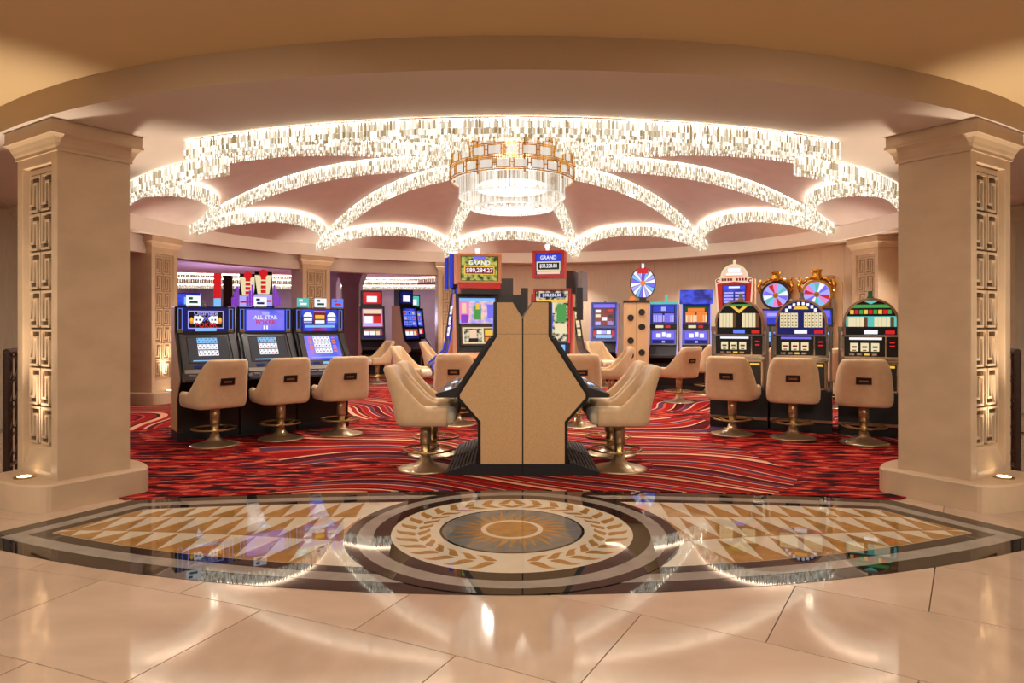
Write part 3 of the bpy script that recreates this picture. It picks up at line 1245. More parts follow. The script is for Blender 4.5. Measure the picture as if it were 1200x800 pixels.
def poker(label, loc, deg, variant, ends=(True, True), group=None, footrest=False):
    PROF = [(.85, .11), (.85, 1.56), (.76, 1.71), (.58, 1.71), (.58, 1.37), (.21, .80), (.21, .755), (.415, .52), (.415, .11)] if footrest else PROF0
    t = thing('poker_machine', label, 'slot machine', loc, rad(deg), group)
    hw = .375
    MB().px(PROF, -hw + .02, hw - .02).build('cabinet', M['black'], t)
    for s, on in zip((-1, 1), ends):
        a, b = sorted((s * (hw - .02), s * (hw - .006)))
        MB().px(PROF, a, b).build('side_trim', M['black'], t)
        if on:
            a, b = sorted((s * (hw - .006), s * hw))
            lo = [(.85, .115), (.85, 1.388), (.605, 1.388), (.605, 1.365), (.24, .795), (.24, .765), (.445, .53), (.445, .115)]
            hi = [(.85, 1.391), (.85, 1.555), (.758, 1.70), (.605, 1.70), (.605, 1.391)] if footrest else [(.85, 1.391), (.85, 1.70), (.605, 1.70), (.605, 1.391)]
            MB().px(lo, a, b).build('side_panel', M['tan'], t)
            MB().px(hi, a, b).build('side_panel', M['tan'], t)
    MB().box(-hw, hw, .40, .85, 0, .11).build('kick_base', M['blackmat'], t)
    # top display
    F = Face((0, .58, 1.54))
    tb = MB()
    tb.rect(F, -.35, .35, -.165, .165, -.02, .012)
    tb.rect(F, -.35, .35, -.19, -.165, -.02, .03)
    bz = tb.build('top_bezel', M['dark'], t)
    sm = [E['blue'], E['lilac'], E['white'], E['red'], E['gold'], E['navy'], E['violet'], E['dred'], E['grey'], E['sky'], E['violetmix'], E['bluemix'], E['black'], E['orange']]
    p = MB()
    if variant == 0:
        p.rect(F, -.28, .28, -.155, .155, .012, .014, 5)
        p.rect(F, -.22, .22, -.115, .12, .014, .015, 1)
        p.rect(F, -.208, .208, -.103, .108, .015, .016, 12)
        for s in (-1, 1):
            for q, (cu, an) in enumerate(((.075, .5), (.115, .1))):
                ca_, sa_ = cos(s * an), sin(s * an)
                p.on(F, [(s * cu + x_ * ca_ - y_ * sa_, .0 + x_ * sa_ + y_ * ca_) for x_, y_ in ((-.035, -.05), (.035, -.05), (.035, .05), (-.035, .05))], .016, .017 + q * .0004, 2)
                p.rect(F, s * cu - .01, s * cu + .01, -.012, .012, .0174, .0178, 12)
            p.disc(F, s * .175, -.01, .045, .016, .0165, 13, 8, rx=.026)
            p.disc(F, s * .175, .005, .03, .0165, .017, 4, 8, rx=.018)
        p.text(F, 'Ultimate', 0, .085, .085, .018, 1)
        p.text(F, 'X', 0, .012, .1, .0185, 6)
        p.text(F, 'POKER', 0, -.07, .088, .018, 3)
        p.rect(F, -.13, .13, -.148, -.112, .016, .017, 9)
    elif variant == 1:
        p.rect(F, -.27, .27, -.155, .155, .012, .014, 0)
        p.rect(F, -.255, .255, -.14, .14, .014, .015, 10)
        p.rect(F, -.05, .05, .07, .12, .015, .016, 1)
        p.text(F, 'ALL STAR', 0, .035, .075, .017, 2)
        p.text(F, 'POKER', 0, -.035, .085, .017, 3)
        p.rect(F, -.03, -.008, -.125, -.075, .016, .017, 2).rect(F, .008, .03, -.125, -.075, .016, .017, 2)
    elif variant == 2:
        p.rect(F, -.27, .27, -.155, .155, .012, .014, 11)
        p.rect(F, -.09, .09, -.06, .145, .014, .015, 7)
        p.rect(F, -.07, .07, .02, .075, .015, .016, 4)
        p.rect(F, -.07, .07, -.045, .0, .015, .016, 2)
        p.rect(F, -.085, .085, .115, .132, .015, .016, 1)
        for s in (-1, 1):
            p.disc(F, s * .175, .05, .065, .014, .016, 2, 14, 0, pi)
            p.rect(F, s * .175 - .06, s * .175 + .06, -.04, -.02, .014, .016, 1)
            p.rect(F, s * .175 - .06, s * .175 + .06, -.01, .03, .014, .016, 2)
        p.rect(F, -.22, .22, -.105, -.07, .014, .016, 9)
        p.rect(F, -.1, .1, -.15, -.118, .014, .016, 3)
    else:
        p.rect(F, -.27, .27, -.155, .155, .012, .014, 11)
        p.rect(F, -.18, .18, -.08, .1, .014, .015, 2)
    p.build('top_screen', sm, bz)
    for s in (-1, 1):
        l = MB()
        u = s * .312
        for a in ((-.028, -.02, -.13, .15), (.02, .028, -.13, .15), (-.028, .028, .142, .15), (-.028, .028, -.13, -.122)):
            l.rect(F, u + a[0], u + a[1], a[2], a[3], .012, .018)
        l.build('light_frame', E['periw'], bz)
        MB().rect(F, u - .035, u + .035, -.165, -.135, .012, .02).build('speaker_tab', M['brass'], bz)
    # sloped main display
    tl = atan2(.37, .57)
    c = (0, .395, 1.085)
    F2 = Face(c, tl)
    mb = MB()
    mb.rect(F2, -.33, .33, -.30, .30, -.02, .012)
    for s in (-1, 1):
        mb.on(F2, [(s * .27, .30), (s * .335, .30), (s * .335, -.3), (s * .30, -.3)][::s], .012, .035)
    b2 = mb.build('main_bezel', M['dark'], t)
    p = MB()
    p.rect(F2, -.25, .25, -.13, .27, .012, .014, 12 if variant < 2 else 10)
    p.rect(F2, -.24, .24, -.12, .26, .014, .0145, 8 if variant < 2 else 10)
    for r_ in range(3):
        for q in range(5):
            u = -.125 + q * .05
            v = .215 - r_ * .095
            p.rect(F2, u - .001, u + .046, v - .045, v + .035, .0145, .0165, 9 if r_ == 0 and variant < 2 else 2)
            p.rect(F2, u + .015, u + .03, v - .03, v - .01, .0165, .017, 3 if (q + r_) % 2 else 12)
            p.rect(F2, u + .005, u + .015, v + .01, v + .025, .0165, .017, 12)
    if variant == 2:
        for r_ in range(6):
            for s in (-1, 1):
                p.rect(F2, s * .17 - .025, s * .17 + .025, .22 - r_ * .045, .24 - r_ * .045, .0145, .016, 13)
    p.rect(F2, -.2, .2, -.10, -.085, .0145, .0155, 9)
    p.build('main_screen', sm, b2)
    for u in (-.15, 0, .15):
        MB().rect(F2, u - .05, u + .05, -.20, -.165, .012, .02).build('lit_badge', E['sky'] if u == 0 else E['navy'], b2)
    MB().rect(F2, -.32, .32, -.295, -.24, .012, .05).build('chrome_lip', M['greyplastic'], b2)
    # button deck
    dk = MB()
    dk.px([(0, .80), (0, .775), (.02, .765), (.35, .765), (.35, .90), (.24, .87)], -.355, .355)
    d_ = dk.build('button_deck', M['dark'], t)
    Fd = Face((0, .12, .836), pi / 2 - .29)
    for q in range(5):
        MB().rect(Fd, -.28 + q * .1, -.21 + q * .1, -.03, .02, .0, .014).build('button', [M['greyplastic'], E['sky']][q == 4], d_)
    MB().rect(Fd, .24, .33, -.03, .03, 0, .014).build('button', E['white'], d_)
    # service candle
    if not footrest:
        MB().lathe([(.0, 1.71), (.035, 1.71), (.035, 1.74), (.022, 1.745), (.022, 1.79), (.0, 1.795)], 14, (.0, .72, 0)).build('candle', M['greyplastic'], t)
    if footrest:
        f = MB()
        f.px([(.1, 0), (.1, .03), (.40, .13), (.40, 0)], -.36, .36)
        fo_ = f.build('footrest', M['blackmat'], t)
        F3 = Face((0, .25, .08), pi / 2 - atan2(.1, .3))
        for q in range(8):
            MB().rect(F3, -.355, .355, -.15 + q * .039, -.125 + q * .039, -.003, .010).build('tread_rib', M['rubber'], fo_)
    return t


L0 = Vector((-4.21, 8.57))
ud, nd = Vector((cos(rad(36)), sin(rad(36)))), Vector((-sin(rad(36)), cos(rad(36))))
labs = ('leftmost poker machine of the left bank showing Ultimate X Poker', 'middle poker machine of the left bank showing All Star Poker II', 'right poker machine of the left bank with red and blue top screen')
for k in range(3):
    p = L0 + ud * (.375 + .77 * k + .02) - nd * .32
    poker(labs[k], (p.x, p.y, .008), 36, k, (k == 0, k == 2), 'poker machines of the left bank')
for s in (-1, 1):
    for k in range(2):
        p = (.105 + s * .857, 6.70 + .375 + .77 * k, .008)
        poker(('near' if k == 0 else 'far') + ' poker machine on the %s side of the central double bank' % SIDE[s], p, 90 * s, 3,
              ((k == 0, k == 1) if s > 0 else (k == 1, k == 0)), 'poker machines of the central bank', True)
# dark filler strip between the two back-to-back halves
tag(MB().box(.098, .112, 6.715, 8.2, .01, 1.54).build('divider_strip', M['blackmat']), 'narrow black strip closing the gap between the back-to-back cabinets', 'divider')

# ================================================================== ROUND-TOPPED REEL MACHINES
def reel(label, loc, deg, variant):
    t = thing('reel_machine', label, 'slot machine', loc, rad(deg), 'round-topped reel machines')
    hw, zc = .335, 1.50

    def arch(w_, z0, r=None, top=zc):
        pts = [(-w_, z0), (w_, z0)]
        for i in range(21):
            q = pi * i / 20
            pts.append((w_ * cos(q), top + w_ * sin(q)))
        return pts
    MB().py(arch(hw, .56), .10, .62).build('shell', M['bronze'], t, bevel=.02)
    MB().box(-hw - .06, hw + .06, .02, .75, 0, .56).build('stand', M['blackmat'], t)
    F = Face((0, .10, 0))
    # arched pay glass
    mats_ = [E['black'], E['cream'], E['navy'], E['green'], E['red'], E['white'], E['violet'], E['gold'], E['teal'], E['brown'], E['periw']]
    p = MB()
    gw = hw - .03
    p.on(F, arch(gw, 1.34, None, 1.50), 0, .006, (0, 2, 0)[variant])
    if variant == 0:
        p.on(F, [(-.12, 1.74), (0, 1.64), (.12, 1.74), (.06, 1.74), (0, 1.69), (-.06, 1.74)], .006, .008, 7)
        p.on(F, [(-.22, 1.74), (.22, 1.74), (.18, 1.77), (-.18, 1.77)], .006, .008, 3)
    elif variant == 1:
        for i in range(8):
            a = pi * (.22 + .56 * i / 7)
            p.rect(Face(F.pt(.24 * cos(a), 1.52 + .25 * sin(a))), -.018, .018, -.022, .022, .006, .008, 5)
        p.on(F, [(-.1, 1.69), (.1, 1.69), (.07, 1.73), (-.07, 1.73)], .006, .008, 7)
    else:
        p.on(F, [(-.24, 1.70), (.24, 1.70), (.2, 1.745), (-.2, 1.745)], .006, .008, 3)
        p.on(F, [(-.1, 1.80), (0, 1.75), (.1, 1.80)], .006, .008, 8)
        for i in range(9):
            p.rect(F, -.25 + i * .056, -.205 + i * .056, 1.62, 1.675, .006, .008, (7, 4, 3)[i % 3])
        p.rect(F, -.3, .3, 1.45, 1.59, .006, .007, 8)
    for s in (-1, 1):
        z0, z1 = (1.44, 1.64) if variant < 2 else (1.45, 1.58)
        for i in range(5):
            u = s * .155 - .115 + i * .047
            p.rect(F, u, u + .043, z0, z1, .008, .009, 1 if (i < 4 or variant == 1) else 9)
            for j in range(4):
                p.rect(F, u + .012, u + .03, z0 + .02 + j * .045, z0 + .035 + j * .045, .009, .0095, 9) if variant == 1 else None
    p.rect(F, -.08, .08, 1.352, 1.405, .008, .01, 10 if variant == 0 else 5)
    p.rect(F, .17, .28, 1.352, 1.40, .008, .01, 4)
    p.build('pay_glass', mats_, t)
    ar = MB()
    for i in range(24):
        q, q2 = pi * i / 24, pi * (i + 1) / 24
        ar.on(F, [(r_ * cos(a), 1.5 + r_ * sin(a)) for r_, a in ((gw, q), (hw, q), (hw, q2), (gw, q2))], 0, .02)
    ar.build('arch_trim', M['bronze'], t)
    # reel window with chrome surround
    b = MB()
    for u0, u1, v0, v1 in ((-hw - .02, hw + .02, 1.315, 1.34), (-hw - .02, hw + .02, 1.02, 1.05), (-hw - .02, -hw + .015, 1.02, 1.34), (hw - .015, hw + .02, 1.02, 1.34), (.165, .18, 1.05, 1.315)):
        b.rect(F, u0, u1, v0, v1, -.01, .03)
    b.build('chrome_surround', M['chrome'], t)
    rw = MB().rect(F, -.32, .32, 1.05, 1.315, 0, .004).build('reel_window', M['black'], t)
    for i in range(3):
        r_ = MB()
        u = -.2 + i * .125
        r_.lathe([(.11, -.05), (.11, .05)], 20, (0, 0, 0), 0, -pi / 2 - 1.0, -pi / 2 + 1.0)
        q = MB()
        for v in r_.v:
            pass
        pts = []
        for k in range(9):
            a = -.85 + 1.7 * k / 8
            pts.append((.075 * sin(a), .03 * cos(a) - .02))
        vs = []
        for du in (-.048, .048):
            vs += [F.pt(u + du, 1.175 + y_, z_ + .006) for y_, z_ in pts]
        fs = [(k, k + 9, k + 10, k + 1) for k in range(8)]
        ro = MB().add(vs, fs).build('reel', E['cream'], rw)
        g = MB()
        g.rect(F, u - .03, u + .03, 1.165, 1.19, .017, .018)
        g.rect(F, u - .022, u + .022, 1.125, 1.14, .016, .017)
        g.build('reel_symbol', E['brown'] if variant != 1 else E['dred'], ro)
    MB().rect(F, -.26, .13, 1.275, 1.305, .004, .012).build('lamp_bar', (E['white'], E['violet'], E['white'])[variant], rw)
    dg_ = MB()
    dg_.rect(F, .20, .30, 1.16, 1.27, .004, .008)
    do = dg_.build('credit_panel', M['black'], rw)
    MB().rect(F, .22, .28, 1.23, 1.25, .008, .01).rect(F, .22, .28, 1.18, 1.20, .008, .01).build('credit_digits', E['red'], do)
    for i in range(4):
        MB().rect(F, -.26 + i * .09, -.2 + i * .09, 1.065, 1.09, .004, .014).build('button', M['chrome'] if i != 2 else E['gold'], rw)
    # shelf and lower door
    MB().px([(-.04, .985), (-.04, 1.0), (.10, 1.03), (.10, .97)], -hw - .02, hw + .02).build('shelf', M['chrome'], t)
    lw = MB()
    lw.rect(F, -.3, .3, .60, .97, 0, .012)
    lo = lw.build('lower_door', M['dark'], t)
    fr2 = MB()
    for u0, u1, v0, v1 in ((-.32, .32, .95, .97), (-.32, .32, .58, .60), (-.32, -.30, .58, .97), (.30, .32, .58, .97), (.12, .135, .6, .95)):
        fr2.rect(F, u0, u1, v0, v1, 0, .02)
    fr2.build('door_frame', M['chrome'], lo)
    MB().rect(F, .15, .28, .90, .93, .012, .016).build('coin_plate', E['gold'], lo)
    MB().box(-hw - .06, hw + .06, -.06, .02, .14, .17).build('foot_ledge', M['bronze'], t)
    for s in (-1, 1):
        a, b_ = sorted((s * hw, s * (hw + .065)))
        MB().box(a, b_, .14, .26, 1.38, 1.45).build('side_bracket', M['greyplastic'], t)
        a, b_ = sorted((s * (hw + .03), s * (hw + .06)))
        MB().box(a, b_, .16, .20, .56, 1.38).build('side_post', M['greyplastic'], t)
    MB().lathe([(.0, 1.83), (.04, 1.83), (.04, 1.86), (.028, 1.865), (.028, 1.93), (0, 1.94)], 14, (0, .3, 0)).build('candle', (M['greyplastic'], M['greyplastic'], E['dgreen'])[variant], t)
    return t


rl = ('leftmost round-topped reel machine with dark winged pay glass', 'middle round-topped reel machine with blue arched pay glass', 'right round-topped reel machine with green and teal pay glass')
for k, (x, y) in enumerate(((3.27, 9.83), (4.02, 9.50), (4.80, 9.13))):
    nx, ny = .43, .90
    reel(rl[k], (x - .1 * nx, y - .1 * ny, .008), -25.5, k)

# ================================================================== UPRIGHT MACHINES
def up_prof(h, d=.62, deck=.80, lean=.10):
    return [(d + .12, 0), (d + .12, h), (.34 + lean, h), (.30 + lean * .6, deck + .62), (.28, deck + .22), (.02, deck), (.02, deck - .07), (.24, deck - .2), (.24, 0)]


def upright(name, label, loc, deg, h=1.9, w=.66, side='tan2', face=None, led=None, group=None, edge='dark', deck=.80):
    """plain upright cabinet: body, side panels, base, deck with buttons; returns the thing and a Face on the front"""
    t = thing(name, label, 'slot machine', loc, rad(deg), group)
    hw = w / 2
    P = up_prof(h, deck=deck)
    MB().px(P, -hw + .03, hw - .03).build('cabinet', M['black'], t)
    for s in (-1, 1):
        a, b = sorted((s * (hw - .03), s * hw))
        MB().px([(y, z) for y, z in P], a, b).build('side_panel', M[side], t)
        ed = MB()
        for (y0, z0), (y1, z1) in zip(P[2:6], P[3:7]):
            dy, dz = y1 - y0, z1 - z0
            L = sqrt(dy * dy + dz * dz)
            ny, nz = dz / L * .018, -dy / L * .018
            ed.px([(y0, z0), (y1, z1), (y1 + ny, z1 + nz), (y0 + ny, z0 + nz)], a, b)
        ed.build('edge_strip', led if led else M[edge], t)
    MB().box(-hw, hw, .20, .74, 0, .10).build('kick_base', M['blackmat'], t)
    dk = MB().px([(-.02, deck - .02), (-.02, deck - .06), (.25, deck - .06), (.25, deck + .12)], -hw + .04, hw - .04).build('button_deck', M['dark'], t)
    Fd = Face((0, .10, deck + .042), pi / 2 - .45)
    for q in range(4):
        MB().rect(Fd, -.2 + q * .11, -.13 + q * .11, -.03, .02, 0, .012).build('button', (M['greyplastic'], E['white'])[q == 3], dk)
    return t


def FZ(y, tilt, z):
    return Face((0, y - z * sin(tilt), z * (1 - cos(tilt))), tilt)


SM = [E[k] for k in ('blue', 'navy', 'violet', 'lilac', 'white', 'cream', 'red', 'dred', 'gold', 'green', 'dgreen', 'teal', 'pink', 'black', 'grey', 'sky', 'orange', 'purple', 'periw', 'skin', 'brown', 'bluemix', 'violetmix', 'greenmix', 'artmix', 'sunmix')]
SI = {k: i for i, k in enumerate(('blue', 'navy', 'violet', 'lilac', 'white', 'cream', 'red', 'dred', 'gold', 'green', 'dgreen', 'teal', 'pink', 'black', 'grey', 'sky', 'orange', 'purple', 'periw', 'skin', 'brown', 'bluemix', 'violetmix', 'greenmix', 'artmix', 'sunmix'))}


def scr(t, name, F, u, v, w, h, items, frame='dark', fw=.025, bg='navy'):
    """framed screen with printed blocks; items in screen units -1..1: (u0,u1,v0,v1,colour)"""
    fr_ = MB()
    for a in ((u - w - fw, u + w + fw, v + h, v + h + fw), (u - w - fw, u + w + fw, v - h - fw, v - h), (u - w - fw, u - w, v - h, v + h), (u + w, u + w + fw, v - h, v + h)):
        fr_.rect(F, *a, -.02, .025)
    fo_ = fr_.build(name + '_frame', M[frame] if isinstance(frame, str) else frame, t)
    p = MB()
    p.rect(F, u - w, u + w, v - h, v + h, -.02, .004, SI[bg])
    for k, (a, b, c, d, col) in enumerate(items):
        p.rect(F, u + a * w, u + b * w, v + c * h, v + d * h, .004, .006 + .0004 * (k % 8), SI[col])
    p.build(name, SM, fo_)
    return fo_, p


def reels_items(bg1='white', rows=2, cols=3, y0=-.6, y1=.6):
    out = []
    for i in range(cols):
        for j in range(rows):
            a = -.9 + 1.8 * i / cols
            c = y0 + (y1 - y0) * j / rows
            out.append((a + .04, a + 1.8 / cols - .04, c + .05, c + (y1 - y0) / rows - .05, bg1))
            out.append((a + .16, a + 1.8 / cols - .2, c + .15, c + (y1 - y0) / rows - .2, ('red', 'navy', 'gold', 'purple')[(i + j * 2) % 4]))
    return out


# ---- tall jackpot machines in the centre
t = upright('jackpot_machine', 'tall jackpot machine with green Grand sign and fantasy screen', (-.46, 10.75, .008), 13, 1.98, .74, 'orangewood', group='tall jackpot machines', edge='dark')
F = Face((0, .30, 0))
fo_, _ = scr(t, 'sign', F, 0, 2.38, .31, .20, [(-.95, .95, -.95, .95, 'greenmix'), (-.3, .35, .75, .98, 'violet'), (-.8, .8, -.48, .2, 'gold'), (-.74, .74, -.42, .12, 'dred')], 'orangewood', .03, 'dgreen')
MB().text(F, 'GRAND', 0, 2.47, .10, .012).build('title_lettering', E['white'], fo_)
MB().text(F, '$80,284.27', 0, 2.35, .098, .012).build('amount_lettering', E['white'], fo_)
MB().box(-.37, .37, .32, .62, 2.14, 2.62).build('sign_box', M['orangewood'], t)
MB().rect(F, -.34, .34, 2.06, 2.14, -.1, .05).build('red_band', M['red'], t)
MB().rect(F, -.30, .30, 1.97, 2.05, -.1, .03).build('dark_band', M['dark'], t)
scr(t, 'main_screen', FZ(.385, .13, 1.70), -.02, 1.70, .30, .21, [(-.98, .98, -.98, .98, 'sunmix'), (-.98, -.45, -.7, .8, 'pink'), (-.85, -.6, -.2, .6, 'skin'), (-.9, -.5, -.95, -.3, 'purple'), (-.18, .2, -.7, .35, 'green'), (-.08, .12, .1, .6, 'gold'), (.55, .95, -.6, .5, 'violet'), (-.98, .98, .78, .98, 'sky')], 'dark', .02, 'violet')
Fl = Face((0, .30, 1.28), .22)
scr(t, 'lower_screen', Fl, 0, .02, .29, .15, [(-.95, .95, -.9, .9, 'cream'), (-.85, .15, -.75, .75, 'artmix'), (-.55, -.15, -.3, .6, 'skin'), (-.6, -.1, -.7, -.3, 'black'), (.25, .85, -.8, .8, 'brown'), (.32, .78, 0, .65, 'gold'), (.32, .78, -.65, -.2, 'orange')], 'dark', .02, 'brown')
MB().px([(-.02, .93), (.22, 1.0), (.22, 1.03), (-.02, .96)], -.36, .36).build('rail', M['orangewood'], t)
MB().lathe([(.0, 2.62), (.03, 2.62), (.03, 2.66), (.045, 2.67), (.045, 2.72), (0, 2.73)], 12, (0, .45, 0)).build('candle', E['white'], t)

t = upright('jackpot_machine', 'tall jackpot machine with red framed Grand sign and curved dark screen', (.58, 10.85, .008), -11, 1.98, .70, 'tan2', group='tall jackpot machines', edge='red')
F = Face((0, .28, 0))
fo_, _ = scr(t, 'sign', F, -.04, 2.46, .21, .17, [(-.95, .95, .1, .95, 'blue'), (-.93, .93, -.62, .25, 'cream'), (-.85, .85, -.52, .14, 'black'), (-.9, .9, -.95, -.7, 'skin')], 'red', .05, 'navy')
MB().text(F, 'GRAND', -.04, 2.565, .085, .014, 0, .9).build('title_lettering', E['white'], fo_)
MB().text(F, '$33,228.88', -.04, 2.43, .085, .014, 0, .75).build('amount_lettering', E['white'], fo_)
MB().box(-.30, .22, .29, .60, 2.235, 2.685).build('sign_box', M['red'], t)
fo_, _ = scr(t, 'main_screen', FZ(.385, .13, 1.70), 0, 1.62, .28, .42, [(-.95, .95, -.98, .98, 'artmix'), (-.7, .7, .72, .9, 'navy'), (-.85, .85, .52, .64, 'gold'), (-.9, .2, .05, .45, 'grey'), (.3, .85, -.25, .45, 'green'), (-.2, .2, .1, .5, 'cream'), (-.6, .1, -.35, .0, 'black'), (.2, .9, -.7, -.3, 'cream'), (-.9, -.3, -.9, -.4, 'gold')], 'red', .03, 'black')
g = MB()
g.text(FZ(.385, .13, 1.70), '$30,226.88', 0, 1.96, .07, .012, SI['white'], 1.0)
g.build('lettering', SM, fo_)
Fl = Face((0, .27, 1.10), .2)
scr(t, 'lower_screen', Fl, 0, .0, .26, .07, [(-.9, -.1, -.7, .7, 'red'), (.1, .9, -.7, .7, 'sky')], 'dark', .02, 'navy')
for s in (-1, 1):
    MB().box(s * .46 - .05, s * .46 + .05, .36, .46, 1.55, 2.08).build('speaker_tower', M['dark'], t)
    MB().box(s * .39 - .06, s * .39 + .06, .40, .46, 1.7, 1.76).build('speaker_bracket', M['dark'], t)
MB().lathe([(.0, 2.69), (.03, 2.69), (.03, 2.74), (.045, 2.75), (.045, 2.80), (0, 2.81)], 12, (-.08, .45, 0)).build('candle', E['white'], t)

# machines of the same island that face away to either side
t = upright('jackpot_machine', 'machine facing left with blue lit edge beside the green jackpot machine', (-1.42, 11.75, .008), -78, 2.1, .70, 'orangewood', led=E['blue'], group='tall jackpot machines')
scr(t, 'main_screen', FZ(.385, .13, 1.70), 0, 1.62, .26, .40, reels_items('white', 3, 3, -.9, .5), 'dark', .03, 'bluemix')
sg = MB().box(-.33, .33, .34, .52, 2.1, 2.66).build('sign_box', M['dark'], t)
MB().box(-.35, -.33, .30, .36, 2.1, 2.66).box(.33, .35, .30, .36, 2.1, 2.66).build('blue_strip', E['blue'], sg)
MB().lathe([(.0, 2.66), (.045, 2.66), (.045, 2.74), (0, 2.75)], 12, (0, .45, 0)).build('candle', E['white'], t)
t = upright('jackpot_machine', 'machine facing right with grey curved edge beside the red jackpot machine', (1.52, 12.2, .008), 75, 1.9, .70, 'tan2', group='tall jackpot machines', edge='greyplastic')
scr(t, 'main_screen', FZ(.385, .13, 1.70), 0, 1.55, .26, .33, reels_items('cream', 3, 3, -.9, .5), 'dark', .03, 'dgreen')
MB().box(-.33, .33, .38, .50, 1.9, 2.42).build('sign_box', M['dark'], t)
MB().box(-.33, .33, .22, .29, 1.9, 2.42).build('sign_front', M['greyplastic'], t)
t = upright('jackpot_machine', 'dark-backed machine between the two tall jackpot machines', (-.14, 12.75, .008), 180, 2.0, .66, 'tan2', group='tall jackpot machines')
MB().box(-.16, .16, .36, .5, 2.0, 2.3).build('sign_box', M['dark'], t)
MB().box(-.05, .05, .38, .44, 2.0, 2.05).build('sign_post', M['dark'], t)

# ---- along the rear wall
t = upright('video_machine', 'single blue-framed video slot machine against the rear wall', (2.32, 17.5, .008), -14, 2.02, .72, 'tan2', led=E['violet'], group='machines along the rear wall')
F = FZ(.385, .13, 1.72)
scr(t, 'top_screen', F, 0, 1.72, .30, .30, [(-.95, .95, .62, .95, 'violet'), (-.8, .8, -.95, .55, 'dred'), (-.75, -.3, .2, .45, 'white'), (.3, .75, .3, .5, 'red'), (-.75, -.3, -.2, .05, 'cream'), (-.2, .25, -.5, -.2, 'white'), (.35, .75, -.3, 0, 'black'), (-.75, -.3, -.9, -.6, 'lilac'), (-.2, .25, -.9, -.65, 'red'), (.3, .8, -.9, -.55, 'lilac')], M['bluewall'], .035, 'navy')
scr(t, 'lower_screen', Face((0, .30, 1.22), .2), 0, 0, .29, .15, [(-.95, -.72, -.5, .6, 'red'), (.72, .95, -.5, .6, 'red'), (-.62, -.22, .0, .6, 'white'), (-.18, .2, .0, .6, 'lilac'), (.24, .62, .0, .6, 'white'), (-.7, .7, -.7, -.15, 'sky')], 'bluewall', .03, 'navy')
MB().lathe([(.0, 2.02), (.025, 2.02), (.025, 2.09), (0, 2.1)], 10, (0, .6, 0)).build('candle', M['greyplastic'], t)

# tan end cabinet with round vents
t = thing('end_cabinet', 'tan end cabinet with black round vents beside the blue video pair', 'cabinet', (2.72, 14.95, .008), rad(-8))
bd = MB().box(-.265, .0, 0, .7, .1, 1.95).box(.006, .265, 0, .7, .1, 1.95).build('body', M['tan2'], t)
MB().box(.0, .006, .01, .7, .1, 1.95).build('seam', M['blackmat'], t)
MB().box(-.275, .275, -.01, .71, 1.95, 2.0).build('top_cap', M['dark'], t)
MB().box(-.265, .265, 0, .7, 0, .1).build('kick_base', M['red'], t)
F = Face((0, 0, 0))
for u, v in ((-.12, 1.62), (.12, 1.74), (-.12, 1.12), (.12, .86), (-.12, .80)):
    vt = MB().ring(F, u, v, .045, .07, 0, .02, 0, 20).build('vent', M['black'], bd)
    MB().disc(F, u, v, .045, 0, .006, 0, 18).build('vent_mesh', M['dark'] if v > .82 else M['chrome'], vt)
vt = MB().on(F, [(.12 + .08 * cos(a), 1.42 + .07 * sin(a)) for a in [pi / 8 + pi / 4 * i for i in range(8)]], 0, .015).build('vent', M['black'], bd)

for k, (x, y, lab, mn) in enumerate(((3.32, 15.1, 'left machine of the blue video pair with green topper', 0), (4.02, 14.95, 'right machine of the blue video pair with sloped blue topper', 1))):
    t = upright('video_machine', lab, (x, y, .008), -17, 1.93, .66, 'tan2', led=E['lilac'], group='machines along the rear wall')
    F = FZ(.385, .13, 1.72)
    if mn == 0:
        it = [(-.9, .9, .3, .9, 'blue'), (-.2, .2, .4, .85, 'lilac'), (-.9, -.1, -.9, .1, 'violet'), (.1, .9, -.9, .1, 'violet')]
    else:
        it = [(-.95, .95, .3, .95, 'dgreen'), (-.7, .7, .3, .7, 'orange'), (-.9, -.05, -.9, .25, 'orange'), (.05, .9, -.9, .25, 'orange')]
    it += [(-.85 + .2 * i, -.72 + .2 * i, -.85, -.1, 'cream' if mn else 'lilac') for i in range(9)]
    scr(t, 'top_screen', F, 0, 1.70, .26, .20, it, 'bluewall', .03, 'navy')
    MB().rect(F, -.30, .30, 1.38, 1.46, -.02, .01).build('bill_panel', M['black'], t)
    MB().rect(F, -.17, 0, 1.39, 1.45, .01, .014).build('bill_slot', E['cream'], t)
    MB().rect(F, .05, .15, 1.39, 1.45, .01, .014).build('red_badge', E['red'], t)
    scr(t, 'main_screen', Face((0, .295, 1.18), .2), 0, 0, .26, .15, [(-.95, .95, -.3, .95, 'violet'), (-.6, -.2, .0, .6, 'white'), (-.1, .2, .1, .8, 'white'), (.3, .65, .0, .6, 'white'), (-.9, .9, -.9, -.4, 'navy'), (-.1, .15, -.8, -.5, 'lilac')], 'greyplastic', .025, 'blue')
    MB().rect(Face((0, .05, .80), .3), -.12, .12, -.06, 0, 0, .02).build('lit_tray', E['blue'], t)
    if mn == 0:
        MB().box(-.30, .32, .42, .7, 1.93, 1.985).build('green_topper', E['teal'], t)
    else:
        MB().px([(.30, 1.93), (.7, 1.93), (.7, 2.26), (.55, 2.26)], -.36, .36).build('sloped_topper', E['bluemix'], t)
    MB().lathe([(.0, 1.95), (.04, 1.95), (.03, 2.12), (0, 2.16)], 12, (.05, .58, 0)).build('candle', E['teal'], t)

